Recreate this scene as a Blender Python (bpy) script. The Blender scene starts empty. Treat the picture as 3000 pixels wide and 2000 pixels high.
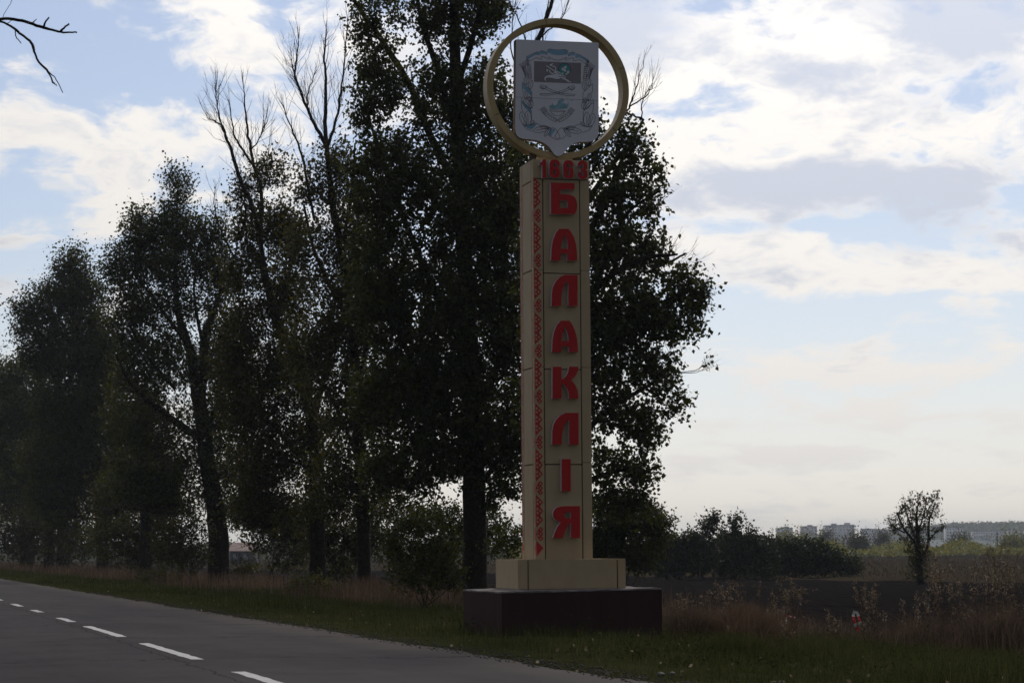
import bpy, math, random
import numpy as np
from mathutils import Vector, Matrix
from mathutils.geometry import tessellate_polygon

random.seed(7)
rng = np.random.default_rng(7)
S = bpy.context.scene
COL = S.collection
R_ = math.radians

# ------------------------------------------------------------------ camera
F_PX = 7000.0                      # focal length in pixels of the 3000 px wide photograph
CAM_H = 1.30
PITCH = math.atan(610.0 / F_PX)
ROLL = 0.0068
PHI = R_(15.5)                     # the road runs this far to the left of the view
cp, sp = math.cos(PITCH), math.sin(PITCH)
FW = Vector((0, cp, sp))
R0 = Vector((1, 0, 0))
U0 = Vector((0, -sp, cp))
RT = R0 * math.cos(ROLL) - U0 * math.sin(ROLL)
UP = U0 * math.cos(ROLL) + R0 * math.sin(ROLL)
CAM = Vector((0, 0, CAM_H))
cam_d = bpy.data.cameras.new("camera")
cam = bpy.data.objects.new("camera", cam_d)
COL.objects.link(cam)
M = Matrix((RT, UP, -FW)).transposed().to_4x4()
M.translation = CAM
cam.matrix_world = M
cam_d.sensor_width = 36.0
cam_d.lens = F_PX / 3000.0 * 36.0
cam_d.clip_start = 0.1
cam_d.clip_end = 12000
cam_d.dof.use_dof = True
cam_d.dof.focus_distance = 48.0
cam_d.dof.aperture_fstop = 6.3
S.camera = cam

# ------------------------------------------------------------------ sky, sun, exposure
SUN_EL, SUN_AZ = R_(42), R_(9)     # azimuth to the right of the view (+Y)
SKY_STRENGTH = 0.08
world = bpy.data.worlds.new("World")
S.world = world
world.use_nodes = True
WT = world.node_tree
WT.nodes.clear()


def wn(t, **kw):
    n = WT.nodes.new(t)
    for k, v in kw.items():
        setattr(n, k, v)
    return n


def wl(a, b):
    WT.links.new(a, b)


def wmath(op, a, b=None, c=None, clamp=False):
    n = wn('ShaderNodeMath', operation=op)
    n.use_clamp = clamp
    for i, v in enumerate((a, b, c)):
        if v is None:
            continue
        if isinstance(v, (int, float)):
            n.inputs[i].default_value = v
        else:
            wl(v, n.inputs[i])
    return n.outputs[0]


def build_world():
    sky = wn('ShaderNodeTexSky', sky_type='NISHITA')
    sky.sun_disc = False
    sky.sun_elevation = SUN_EL
    sky.sun_rotation = SUN_AZ
    sky.altitude = 100
    sky.air_density = 1.0
    sky.dust_density = 0.5
    sky.ozone_density = 2.0
    tc = wn('ShaderNodeTexCoord')
    dirv = tc.outputs['Generated']
    sep = wn('ShaderNodeSeparateXYZ')
    wl(dirv, sep.inputs[0])
    x, y, z = sep.outputs
    az = wmath('ARCTAN2', x, y)
    el = wmath('ARCSINE', z)
    ae = wn('ShaderNodeCombineXYZ')
    wl(az, ae.inputs[0])
    wl(el, ae.inputs[1])
    # clouds: a seamless field over the whole sphere, flattened towards the horizon
    zc = wmath('MAXIMUM', z, 0.0)
    ex = wmath('EXPONENT', wmath('MULTIPLY', zc, -16.0))
    zz = wmath('ADD', wmath('MULTIPLY', z, 1.9), wmath('MULTIPLY', wmath('SUBTRACT', 1.0, ex), 0.20))
    cv = wn('ShaderNodeCombineXYZ')
    wl(x, cv.inputs[0])
    wl(y, cv.inputs[1])
    wl(zz, cv.inputs[2])
    # gentle domain warp
    nw = wn('ShaderNodeTexNoise')
    nw.inputs['Scale'].default_value = 14
    nw.inputs['Detail'].default_value = 3
    wl(cv.outputs[0], nw.inputs['Vector'])
    wsub = wn('ShaderNodeVectorMath', operation='SUBTRACT')
    wl(nw.outputs['Color'], wsub.inputs[0])
    wsub.inputs[1].default_value = (0.5, 0.5, 0.5)
    wsc = wn('ShaderNodeVectorMath', operation='SCALE')
    wl(wsub.outputs[0], wsc.inputs[0])
    wsc.inputs['Scale'].default_value = 0.05
    wad = wn('ShaderNodeVectorMath', operation='ADD')
    wl(cv.outputs[0], wad.inputs[0])
    wl(wsc.outputs[0], wad.inputs[1])
    n1 = wn('ShaderNodeTexNoise')
    n1.inputs['Scale'].default_value = 23.0
    n1.inputs['Detail'].default_value = 9
    n1.inputs['Roughness'].default_value = 0.61
    wl(wad.outputs[0], n1.inputs['Vector'])
    n2 = wn('ShaderNodeTexNoise')
    n2.inputs['Scale'].default_value = 13.0
    n2.inputs['Detail'].default_value = 5
    n2.inputs['Roughness'].default_value = 0.5
    off = wn('ShaderNodeVectorMath', operation='ADD')
    wl(wad.outputs[0], off.inputs[0])
    off.inputs[1].default_value = (3.1, 7.7, 0.017)
    wl(off.outputs[0], n2.inputs['Vector'])

    aew = wn('ShaderNodeVectorMath', operation='MULTIPLY_ADD')   # warp the cloud masses too
    wl(wsub.outputs[0], aew.inputs[0])
    aew.inputs[1].default_value = (0.05, 0.025, 0)
    wl(ae.outputs[0], aew.inputs[2])

    def blob(px, py, rx, ry, w):
        a = math.atan((px - 1500) / F_PX)
        e = PITCH + math.atan((1000 - py) / F_PX)
        s = wn('ShaderNodeVectorMath', operation='SUBTRACT')
        wl(aew.outputs[0], s.inputs[0])
        s.inputs[1].default_value = (a, e, 0)
        m = wn('ShaderNodeVectorMath', operation='MULTIPLY')
        wl(s.outputs[0], m.inputs[0])
        m.inputs[1].default_value = (F_PX / rx, F_PX / ry, 0)
        d = wn('ShaderNodeVectorMath', operation='DOT_PRODUCT')
        wl(m.outputs[0], d.inputs[0])
        wl(m.outputs[0], d.inputs[1])
        e1 = wmath('EXPONENT', wmath('MULTIPLY', d.outputs['Value'], -0.7))
        return wmath('MULTIPLY', e1, w)

    cloud = wmath('MULTIPLY_ADD', n1.outputs['Fac'], 2.9, -0.97)
    for b in [
        (2400, 330, 850, 330, .44), (2680, 570, 420, 120, .22), (1850, 130, 240, 120, .30), (2720, 80, 300, 120, .25), (2350, 170, 300, 130, .2), (400, 400, 440, 115, .46), (90, 480, 170, 80, .16), (760, 90, 260, 110, .32),
        (420, 20, 330, 60, .26), (640, 215, 150, 40, .22), (850, 255, 110, 45, .26), (440, 580, 250, 46, .34),
        (200, 665, 170, 55, .36), (1050, 150, 150, 90, .25), (0, 690, 60, 50, .30), (90, 205, 90, 24, .22),
        (820, 340, 120, 35, .16), (2170, 800, 300, 75, .42), (2600, 815, 330, 50, .36), (2340, 735, 90, 26, .24),
        (2800, 860, 260, 40, .20), (1950, 560, 220, 180, .22), (2550, 1090, 600, 34, .34), (2150, 1180, 420, 26, .26), (2700, 1240, 500, 30, .34), (2250, 1330, 500, 26, .26), (300, 850, 500, 70, .08),
        (170, 110, 260, 90, -.30), (420, 220, 260, 65, -.24), (620, 540, 160, 30, -.12), (700, 320, 120, 30, -.18),
        (2060, 315, 110, 45, -.42), (2890, 325, 120, 65, -.45), (2450, 690, 450, 28, -.34), (2480, 940, 500, 55, -.24),
        (980, 60, 120, 100, -.05), (60, 620, 120, 40, -.16), (300, 760, 400, 50, -.10),
    ]:
        cloud = wmath('ADD', cloud, blob(*b))
    # away from the picture unseen cloud is added for less blue light, dense as at its right side
    mo = wn('ShaderNodeMapRange', interpolation_type='SMOOTHSTEP')
    wl(y, mo.inputs['Value'])
    mo.inputs['From Min'].default_value = 0.95
    mo.inputs['From Max'].default_value = 0.80
    mo.inputs['To Min'].default_value = 0.0
    mo.inputs['To Max'].default_value = 0.36
    cloud = wmath('ADD', cloud, mo.outputs['Result'])
    # thin veil close to the horizon
    veil = wmath('MULTIPLY', wmath('EXPONENT', wmath('MULTIPLY', zc, -13.0)), 0.78)
    veil = wmath('ADD', veil, 0.14)
    mr = wn('ShaderNodeMapRange', interpolation_type='SMOOTHSTEP')
    wl(cloud, mr.inputs['Value'])
    mr.inputs['From Min'].default_value = 0.46
    mr.inputs['From Max'].default_value = 0.98
    cover = mr.outputs['Result']
    # thick grey-blue undersides
    thick = wmath('MULTIPLY_ADD', n2.outputs['Fac'], 1.5, -0.25)
    thick = wmath('ADD', thick, wmath('MULTIPLY_ADD', n1.outputs['Fac'], 2.2, -1.06))
    for b in [
        (1850, 120, 230, 100, .60), (2720, 70, 250, 90, .50), (2700, 590, 420, 90, .50), (2270, 520, 210, 60, .40),
        (2290, 250, 160, 40, .26), (2130, 825, 260, 36, .40), (1960, 610, 160, 40, .26), (970, 225, 130, 40, .30),
        (2150, 10, 250, 40, .14), (2940, 60, 120, 150, .12),
        (2430, 170, 220, 110, -.20), (2150, 410, 330, 90, -.30), (2500, 420, 250, 50, -.10), (350, 400, 450, 200, -.16),
    ]:
        thick = wmath('ADD', thick, blob(*b))
    thick = wmath('ADD', thick, wmath('MULTIPLY', wmath('EXPONENT', wmath('MULTIPLY', zc, -13.0)), -1.1))
    mt = wn('ShaderNodeMapRange', interpolation_type='SMOOTHSTEP')
    wl(thick, mt.inputs['Value'])
    mt.inputs['From Min'].default_value = 0.40
    mt.inputs['From Max'].default_value = 0.95
    # cloud light: forward scattering makes clouds brighter around the (hidden) sun
    sunv = (math.cos(SUN_EL) * math.sin(SUN_AZ), math.cos(SUN_EL) * math.cos(SUN_AZ), math.sin(SUN_EL))
    dp = wn('ShaderNodeVectorMath', operation='DOT_PRODUCT')
    wl(dirv, dp.inputs[0])
    dp.inputs[1].default_value = sunv
    ph = wmath('POWER', wmath('MULTIPLY_ADD', dp.outputs['Value'], 0.5, 0.5), 6.0)
    ph = wmath('MULTIPLY_ADD', ph, 1.22, 0.12)
    white = wn('ShaderNodeMix', data_type='RGBA')
    wl(mt.outputs['Result'], white.inputs['Factor'])
    k = 1.0 / SKY_STRENGTH
    white.inputs['A'].default_value = (1.05 * k, 1.01 * k, 0.965 * k, 1)
    white.inputs['B'].default_value = (0.67 * k, 0.71 * k, 0.81 * k, 1)
    cl = wn('ShaderNodeVectorMath', operation='SCALE')
    wl(white.outputs['Result'], cl.inputs[0])
    wl(ph, cl.inputs['Scale'])
    # clear sky with the pale milky tone of the photograph
    tint = wn('ShaderNodeMix', data_type='RGBA', blend_type='MULTIPLY')
    tint.inputs['Factor'].default_value = 1
    wl(sky.outputs[0], tint.inputs['A'])
    tint.inputs['B'].default_value = (.90, .85, .90, 1)
    vmix = wn('ShaderNodeMix', data_type='RGBA')     # milky blue veil that turns cream in the lowest air
    wl(wmath('EXPONENT', wmath('MULTIPLY', zc, -14.0)), vmix.inputs['Factor'])
    vmix.inputs['A'].default_value = (.88 * k, .98 * k, 1.13 * k, 1)
    vmix.inputs['B'].default_value = (1.32 * k, 1.25 * k, 1.12 * k, 1)
    vcol = wn('ShaderNodeVectorMath', operation='SCALE')
    wl(vmix.outputs['Result'], vcol.inputs[0])
    wl(ph, vcol.inputs['Scale'])
    vm = wn('ShaderNodeMix', data_type='RGBA')
    wl(veil, vm.inputs['Factor'])
    wl(tint.outputs['Result'], vm.inputs['A'])
    wl(vcol.outputs[0], vm.inputs['B'])
    mix = wn('ShaderNodeMix', data_type='RGBA')
    wl(cover, mix.inputs['Factor'])
    wl(vm.outputs['Result'], mix.inputs['A'])
    wl(cl.outputs[0], mix.inputs['B'])
    bg = wn('ShaderNodeBackground')
    bg.inputs['Strength'].default_value = SKY_STRENGTH
    wl(mix.outputs['Result'], bg.inputs['Color'])
    out = wn('ShaderNodeOutputWorld')
    wl(bg.outputs[0], out.inputs['Surface'])
    world.cycles.sampling_method = 'MANUAL'
    world.cycles.sample_map_resolution = 512


build_world()
sun_d = bpy.data.lights.new("sun", 'SUN')
sun_d.energy = 0.8
sun_d.angle = R_(12)
sun_d.color = (1.0, 0.93, 0.83)
sun = bpy.data.objects.new("sun", sun_d)
COL.objects.link(sun)
sv = Vector((math.cos(SUN_EL) * math.sin(SUN_AZ), math.cos(SUN_EL) * math.cos(SUN_AZ), math.sin(SUN_EL)))
sun.rotation_euler = sv.to_track_quat('Z', 'Y').to_euler()
S.view_settings.view_transform = 'Standard'
S.view_settings.look = 'None'
S.view_settings.gamma = 1
S.view_settings.exposure = 0.20
S.view_settings.use_curve_mapping = False
S.cycles.max_bounces = 6
S.cycles.diffuse_bounces = 3
S.cycles.transmission_bounces = 3
S.cycles.volume_bounces = 0
S.cycles.use_denoising = True
S.cycles.caustics_reflective = False
S.cycles.caustics_refractive = False


# ------------------------------------------------------------------ helpers
def ray(px, py):
    return FW + RT * ((px - 1500) / F_PX) + UP * ((1000 - py) / F_PX)


def at(px, py, Y):
    d = ray(px, py)
    return CAM + d * (Y / d.y)


def on_z(px, py, z):
    d = ray(px, py)
    return CAM + d * ((z - CAM_H) / d.z)


cphi, sphi = math.cos(PHI), math.sin(PHI)


def ps_to_xy(p, s):
    return p * cphi - s * sphi, p * sphi + s * cphi


def xy_to_ps(x, y):
    return x * cphi + y * sphi, -x * sphi + y * cphi


GP = np.array([-400, -30, -8, -2.5, 0.2, 7.6, 9.6, 12.4, 15, 18.5, 24, 32, 70, 200, 600, 3000])
GZ = np.array([-.9, -.7, -.5, -.25, -.03, -.03, -.04, -.20, -.36, -.48, -.85, -1.0, -1.0, -.8, -.5, -.2])


def _hash_noise(x, y, seed=0):
    return (np.sin(x * 1.7 + 1.3 * np.sin(y * .9 + seed) + seed) * np.sin(y * 1.3 + 1.7 * np.sin(x * 1.1 - seed)) +
            .5 * np.sin(x * 4.1 + y * 2.3 + seed * 3) * np.sin(y * 3.7 - x * 1.9 + seed))


def gz(p, s):
    p = np.asarray(p, float)
    s = np.asarray(s, float)
    z = np.interp(p, GP, GZ)
    w = np.clip((p - 8.0) / 2.0, 0, 1) * np.clip((400 - p) / 200, 0, 1)
    z = z + w * (.03 * _hash_noise(p * .8, s * .8, 2) + .05 * _hash_noise(p * .2, s * .2, 5))
    return z


def gxy(x, y):
    p, s = xy_to_ps(x, y)
    return float(gz(p, s))


def tag(o, label=None, cat=None, group=None, kind=None):
    if label:
        o['label'] = label
    if cat:
        o['category'] = cat
    if group:
        o['group'] = group
    if kind:
        o['kind'] = kind
    return o


def empty(name, loc, rz=0.0, label=None, cat=None, group=None):
    o = bpy.data.objects.new(name, None)
    o.empty_display_size = 0.2
    o.location = loc
    o.rotation_euler = (0, 0, rz)
    COL.objects.link(o)
    return tag(o, label, cat, group)


def link_mesh(name, me, mats, parent=None, world_space=False):
    o = bpy.data.objects.new(name, me)
    for m in (mats if isinstance(mats, (list, tuple)) else [mats]):
        me.materials.append(m)
    COL.objects.link(o)
    if parent is not None:
        o.parent = parent
        if world_space:          # vertices were given in world space
            pm = Matrix.Translation(parent.location) @ parent.rotation_euler.to_matrix().to_4x4()
            if parent.parent is not None:
                gp = parent.parent
                pm = Matrix.Translation(gp.location) @ gp.rotation_euler.to_matrix().to_4x4() @ pm
            o.matrix_parent_inverse = pm.inverted()
    return o


def pymesh(name, verts, faces, mats, parent=None, smooth=False, mat_idx=None, world_space=False):
    me = bpy.data.meshes.new(name)
    me.from_pydata([tuple(v) for v in verts], [], faces)
    if mat_idx is not None:
        me.polygons.foreach_set('material_index', mat_idx)
    if smooth:
        me.polygons.foreach_set('use_smooth', [True] * len(me.polygons))
    me.update()
    return link_mesh(name, me, mats, parent, world_space)


def npmesh(name, V, Fq, mats, parent=None, smooth=False, world_space=False):
    """V (n,3); Fq: list of (m,k) index arrays"""
    me = bpy.data.meshes.new(name)
    V = np.ascontiguousarray(V, dtype=np.float32)
    me.vertices.add(len(V))
    me.vertices.foreach_set('co', V.ravel())
    if not isinstance(Fq, list):
        Fq = [Fq]
    loops = np.concatenate([f.ravel() for f in Fq]).astype(np.int32)
    counts = np.concatenate([np.full(len(f), f.shape[1]) for f in Fq]).astype(np.int32)
    starts = np.concatenate([[0], np.cumsum(counts)[:-1]]).astype(np.int32)
    me.loops.add(len(loops))
    me.loops.foreach_set('vertex_index', loops)
    me.polygons.add(len(counts))
    me.polygons.foreach_set('loop_start', starts)
    me.polygons.foreach_set('loop_total', counts)
    if smooth:
        me.polygons.foreach_set('use_smooth', np.ones(len(counts), dtype=bool))
    me.update(calc_edges=True)
    me.validate()
    return link_mesh(name, me, mats, parent, world_space)


class Acc:
    """collects vertices / faces"""

    def __init__(s):
        s.V, s.F, s.n = [], {}, 0

    def add(s, V, F):
        V = np.asarray(V, float)
        F = np.asarray(F, int)
        s.V.append(V)
        s.F.setdefault(F.shape[1], []).append(F + s.n)
        s.n += len(V)

    def tube(s, pts, rad, sides=6, cap=True):
        pts = np.asarray(pts, float)
        rad = np.asarray(rad, float)
        n = len(pts)
        t = np.gradient(pts, axis=0)
        t /= np.linalg.norm(t, axis=1, keepdims=True) + 1e-9
        ref = np.array([0.13, 0.97, 0.2]) if abs(t[0, 2]) > .6 else np.array([0.1, .15, 1.])
        a = np.cross(t, ref)
        a /= np.linalg.norm(a, axis=1, keepdims=True) + 1e-9
        b = np.cross(t, a)
        ang = np.arange(sides) / sides * 2 * np.pi
        V = pts[:, None, :] + rad[:, None, None] * (np.cos(ang)[None, :, None] * a[:, None, :] + np.sin(ang)[None, :, None] * b[:, None, :])
        V = V.reshape(-1, 3)
        i = np.arange(n - 1)[:, None] * sides
        j = np.arange(sides)[None, :]
        j2 = (j + 1) % sides
        F = np.stack([i + j, i + j2, i + sides + j2, i + sides + j], -1).reshape(-1, 4)
        s.add(V, F)
        if cap:
            V2 = np.concatenate([V[-sides:], pts[-1:] + t[-1] * rad[-1] * .5])
            F2 = np.stack([np.arange(sides), (np.arange(sides) + 1) % sides, np.full(sides, sides)], -1)
            s.add(V2, F2)

    def box(s, lo, hi):
        x0, y0, z0 = lo
        x1, y1, z1 = hi
        V = [(x0, y0, z0), (x1, y0, z0), (x1, y1, z0), (x0, y1, z0), (x0, y0, z1), (x1, y0, z1), (x1, y1, z1), (x0, y1, z1)]
        F = [(0, 3, 2, 1), (4, 5, 6, 7), (0, 1, 5, 4), (1, 2, 6, 5), (2, 3, 7, 6), (3, 0, 4, 7)]
        s.add(V, F)

    def build(s, name, mats, parent=None, smooth=False, world_space=False):
        V = np.concatenate(s.V)
        F = [np.concatenate(f) for f in s.F.values()]
        return npmesh(name, V, F, mats, parent, smooth, world_space)


def tubes3(A, B, C, r0, r1, sides=3):
    """many three-point twigs at once: A->B->C arrays (n,3)"""
    n = len(A)
    P = np.stack([A, B, C], 1)
    t = np.stack([B - A, C - A, C - B], 1)
    t /= np.linalg.norm(t, axis=2, keepdims=True) + 1e-9
    ref = np.array([.31, .57, .12])
    a = np.cross(t, ref)
    a /= np.linalg.norm(a, axis=2, keepdims=True) + 1e-9
    b = np.cross(t, a)
    r = np.stack([r0, (r0 + r1) * .5, r1], 1)
    ang = np.arange(sides) / sides * 2 * np.pi
    V = P[:, :, None, :] + r[:, :, None, None] * (np.cos(ang)[None, None, :, None] * a[:, :, None, :] + np.sin(ang)[None, None, :, None] * b[:, :, None, :])
    V = V.reshape(-1, 3)
    base = np.arange(n)[:, None, None] * (3 * sides)
    i = np.arange(2)[None, :, None] * sides
    j = np.arange(sides)[None, None, :]
    j2 = (j + 1) % sides
    F = np.stack([base + i + j, base + i + j2, base + i + sides + j2, base + i + sides + j], -1).reshape(-1, 4)
    return V, F


def leaves(P, size, droop=.4, seed=1, aspect=.78):
    """pointed leaf quads, one per position"""
    size = size * 1.04
    r = np.random.default_rng(seed)
    n = len(P)
    d = r.normal(size=(n, 3))
    d[:, 2] -= droop
    d /= np.linalg.norm(d, axis=1, keepdims=True)
    q = r.normal(size=(n, 3))
    w = np.cross(d, q)
    w /= np.linalg.norm(w, axis=1, keepdims=True) + 1e-9
    nn = np.cross(d, w)
    L = (size * r.uniform(.65, 1.25, n))[:, None]
    W = L * aspect * .5
    v0 = P
    v1 = P + d * L * .38 + w * W + nn * L * .07
    v2 = P + d * L
    v3 = P + d * L * .38 - w * W + nn * L * .07
    V = np.stack([v0, v1, v2, v3], 1).reshape(-1, 3)
    F = np.arange(n * 4).reshape(n, 4)
    return V, F


# ------------------------------------------------------------------ materials
def new_mat(name):
    m = bpy.data.materials.new(name)
    m.use_nodes = True
    m.node_tree.nodes.clear()
    return m


class MT:
    def __init__(s, name):
        s.m = new_mat(name)
        s.t = s.m.node_tree
        s.out = s.n('ShaderNodeOutputMaterial')

    def n(s, typ, **kw):
        x = s.t.nodes.new(typ)
        for k, v in kw.items():
            setattr(x, k, v)
        return x

    def l(s, a, b):
        s.t.links.new(a, b)

    def coord(s, kind='Object', scale=(1, 1, 1)):
        tc = s.n('ShaderNodeTexCoord')
        mp = s.n('ShaderNodeMapping')
        mp.inputs['Scale'].default_value = scale
        s.l(tc.outputs[kind], mp.inputs['Vector'])
        return mp.outputs[0]

    def noise(s, vec, scale, detail=5, rough=.55):
        x = s.n('ShaderNodeTexNoise')
        x.inputs['Scale'].default_value = scale
        x.inputs['Detail'].default_value = detail
        x.inputs['Roughness'].default_value = rough
        if vec is not None:
            s.l(vec, x.inputs['Vector'])
        return x.outputs['Fac']

    def ramp(s, fac, stops):
        x = s.n('ShaderNodeValToRGB')
        while len(x.color_ramp.elements) < len(stops):
            x.color_ramp.elements.new(0.5)
        for e, (p, c) in zip(x.color_ramp.elements, stops):
            e.position = p
            e.color = (*c, 1) if len(c) == 3 else c
        s.l(fac, x.inputs['Fac'])
        return x.outputs['Color']

    def mix(s, fac, a, b, blend='MIX'):
        x = s.n('ShaderNodeMix', data_type='RGBA', blend_type=blend)
        for key, v in (('Factor', fac), ('A', a), ('B', b)):
            if isinstance(v, (int, float)):
                x.inputs[key].default_value = v
            elif isinstance(v, tuple):
                x.inputs[key].default_value = (*v, 1) if len(v) == 3 else v
            else:
                s.l(v, x.inputs[key])
        return x.outputs['Result']

    def math(s, op, a, b=0.0, c=None, clamp=False):
        x = s.n('ShaderNodeMath', operation=op)
        x.use_clamp = clamp
        for i, v in enumerate((a, b, c)):
            if v is None:
                continue
            if isinstance(v, (int, float)):
                x.inputs[i].default_value = v
            else:
                s.l(v, x.inputs[i])
        return x.outputs[0]

    def bump(s, h, strength=.3, dist=.02):
        x = s.n('ShaderNodeBump')
        x.inputs['Strength'].default_value = strength
        x.inputs['Distance'].default_value = dist
        s.l(h, x.inputs['Height'])
        return x.outputs[0]

    def principled(s, color, rough=.7, spec=.3, normal=None, metallic=0.0):
        b = s.n('ShaderNodeBsdfPrincipled')
        if isinstance(color, tuple):
            b.inputs['Base Color'].default_value = (*color, 1)
        else:
            s.l(color, b.inputs['Base Color'])
        if isinstance(rough, (int, float)):
            b.inputs['Roughness'].default_value = rough
        else:
            s.l(rough, b.inputs['Roughness'])
        b.inputs['Specular IOR Level'].default_value = spec
        b.inputs['Metallic'].default_value = metallic
        if normal is not None:
            s.l(normal, b.inputs['Normal'])
        s.l(b.outputs[0], s.out.inputs['Surface'])
        return s.m


def leaf_material(name, c_dark, c_mid, c_light, trans=.35):
    t = MT(name)
    g = t.n('ShaderNodeNewGeometry')
    rnd = g.outputs['Random Per Island']
    v = t.coord('Object')
    nz = t.noise(v, .55, 3)
    f = t.math('ADD', t.math('MULTIPLY', rnd, .55), t.math('MULTIPLY', nz, .6))
    col = t.ramp(f, [(.25, c_dark), (.55, c_mid), (.95, c_light)])
    d = t.n('ShaderNodeBsdfPrincipled')
    t.l(col, d.inputs['Base Color'])
    d.inputs['Roughness'].default_value = .5
    d.inputs['Specular IOR Level'].default_value = .25
    tr = t.n('ShaderNodeBsdfTranslucent')
    warm = t.mix(1.0, col, (1.15, 1.05, .35), 'MULTIPLY')
    t.l(warm, tr.inputs['Color'])
    mx = t.n('ShaderNodeMixShader')
    mx.inputs[0].default_value = trans
    t.l(d.outputs[0], mx.inputs[1])
    t.l(tr.outputs[0], mx.inputs[2])
    t.l(mx.outputs[0], t.out.inputs['Surface'])
    return t.m


def simple(name, c, rough=.7, spec=.3, var=.12, nscale=6, bump=.0, metallic=0.0, detail=6):
    t = MT(name)
    v = t.coord('Object')
    nz = t.noise(v, nscale, detail)
    lo = tuple(x * (1 - var * 1.6) for x in c)
    hi = tuple(min(1, x * (1 + var)) for x in c)
    col = t.ramp(nz, [(.3, lo), (.7, hi)])
    nm = t.bump(t.noise(v, nscale * 6, 4), bump, .01) if bump else None
    return t.principled(col, rough, spec, nm, metallic)


MAT = {}
MAT['leaf_poplar'] = leaf_material('poplar_leaf', (.024, .032, .012), (.054, .068, .021), (.105, .110, .032), .45)
MAT['leaf_dull'] = leaf_material('dull_leaf', (.026, .028, .012), (.060, .063, .022), (.130, .112, .036), .45)
MAT['leaf_yellow'] = leaf_material('yellowing_leaf', (.030, .040, .012), (.075, .090, .020), (.160, .140, .030), .45)
MAT['leaf_willow'] = leaf_material('willow_leaf', (.012, .020, .007), (.026, .036, .012), (.050, .060, .020))
MAT['leaf_far'] = leaf_material('far_autumn_leaf', (.075, .095, .030), (.19, .20, .055), (.36, .31, .075), .4)
MAT['bark'] = simple('bark', (.030, .024, .019), .9, .1, .35, 9, .6)
MAT['bark_dark'] = simple('dark_bark', (.020, .016, .014), .9, .1, .35, 12, .5)
MAT['dead_wood'] = simple('dead_wood', (.050, .043, .039), .9, .1, .3, 8, .3)


def grass_mat(name, stops, trans=.3):
    t = MT(name)
    g = t.n('ShaderNodeNewGeometry')
    v = t.coord('Object')
    f = t.math('ADD', t.math('MULTIPLY', g.outputs['Random Per Island'], .5), t.math('MULTIPLY', t.noise(v, .5, 4), .6))
    col = t.ramp(f, stops)
    d = t.n('ShaderNodeBsdfDiffuse')
    t.l(col, d.inputs['Color'])
    tr = t.n('ShaderNodeBsdfTranslucent')
    t.l(col, tr.inputs['Color'])
    mx = t.n('ShaderNodeMixShader')
    mx.inputs[0].default_value = trans
    t.l(d.outputs[0], mx.inputs[1])
    t.l(tr.outputs[0], mx.inputs[2])
    t.l(mx.outputs[0], t.out.inputs['Surface'])
    return t.m


MAT['grass_green'] = grass_mat('verge_grass', [(.25, (.028, .038, .011)), (.5, (.054, .066, .019)), (.68, (.092, .094, .030)), (.82, (.130, .108, .056)), (.97, (.28, .24, .13))])
MAT['grass_dry'] = grass_mat('dry_grass', [(.25, (.075, .050, .033)), (.55, (.150, .098, .064)), (.8, (.225, .150, .098)), (.97, (.38, .30, .20))])
MAT['weed'] = grass_mat('dead_weeds', [(.25, (.046, .033, .025)), (.55, (.105, .072, .051)), (.85, (.22, .155, .112)), (.98, (.50, .42, .34))])
MAT['seed'] = grass_mat('seed_head', [(.2, (.080, .060, .040)), (.6, (.20, .150, .100)), (.95, (.50, .42, .32))], .5)
MAT['grass_meadow'] = grass_mat('meadow_grass', [(.25, (.032, .026, .017)), (.55, (.064, .047, .031)), (.85, (.110, .082, .052))])


def ground_mats():
    t = MT('verge_soil')
    v = t.coord('Object')
    n = t.noise(v, 1.2, 8, .65)
    n2 = t.noise(v, .18, 4)
    c = t.ramp(n, [(.3, (.020, .024, .009)), (.55, (.036, .040, .014)), (.75, (.058, .050, .024))])
    c = t.mix(t.math('MULTIPLY', n2, .7), c, (.036, .034, .016))
    MAT['soil'] = t.principled(c, .95, 0.0, t.bump(t.noise(v, 9, 6), .5, .05))
    t = MT('ploughed_soil')
    v = t.coord('Object')
    w = t.n('ShaderNodeTexWave', wave_type='BANDS', bands_direction='X')
    w.inputs['Scale'].default_value = .55
    w.inputs['Distortion'].default_value = 3
    w.inputs['Detail'].default_value = 3
    t.l(v, w.inputs['Vector'])
    n = t.noise(v, .6, 8, .7)
    c = t.ramp(n, [(.3, (.010, .0085, .0085)), (.6, (.017, .0145, .014)), (.8, (.028, .023, .021))])
    c = t.mix(t.math('MULTIPLY', w.outputs['Fac'], .35), c, (.026, .0215, .020))
    h = t.math('ADD', t.noise(v, 2.5, 8, .7), w.outputs['Fac'])
    MAT['field'] = t.principled(c, .95, 0.0, t.bump(h, .8, .15))
    t = MT('meadow_soil')
    v = t.coord('Object')
    n = t.noise(v, .035, 7, .65)
    c = t.ramp(n, [(.3, (.034, .030, .018)), (.5, (.064, .047, .033)), (.62, (.058, .052, .024)), (.8, (.095, .071, .049))])
    n2 = t.noise(v, .5, 6, .7)
    c = t.mix(t.math('MULTIPLY', n2, .6), c, (.026, .021, .014))
    MAT['meadow'] = t.principled(c, .95, 0.0, t.bump(n2, .6, .2))


ground_mats()


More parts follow.
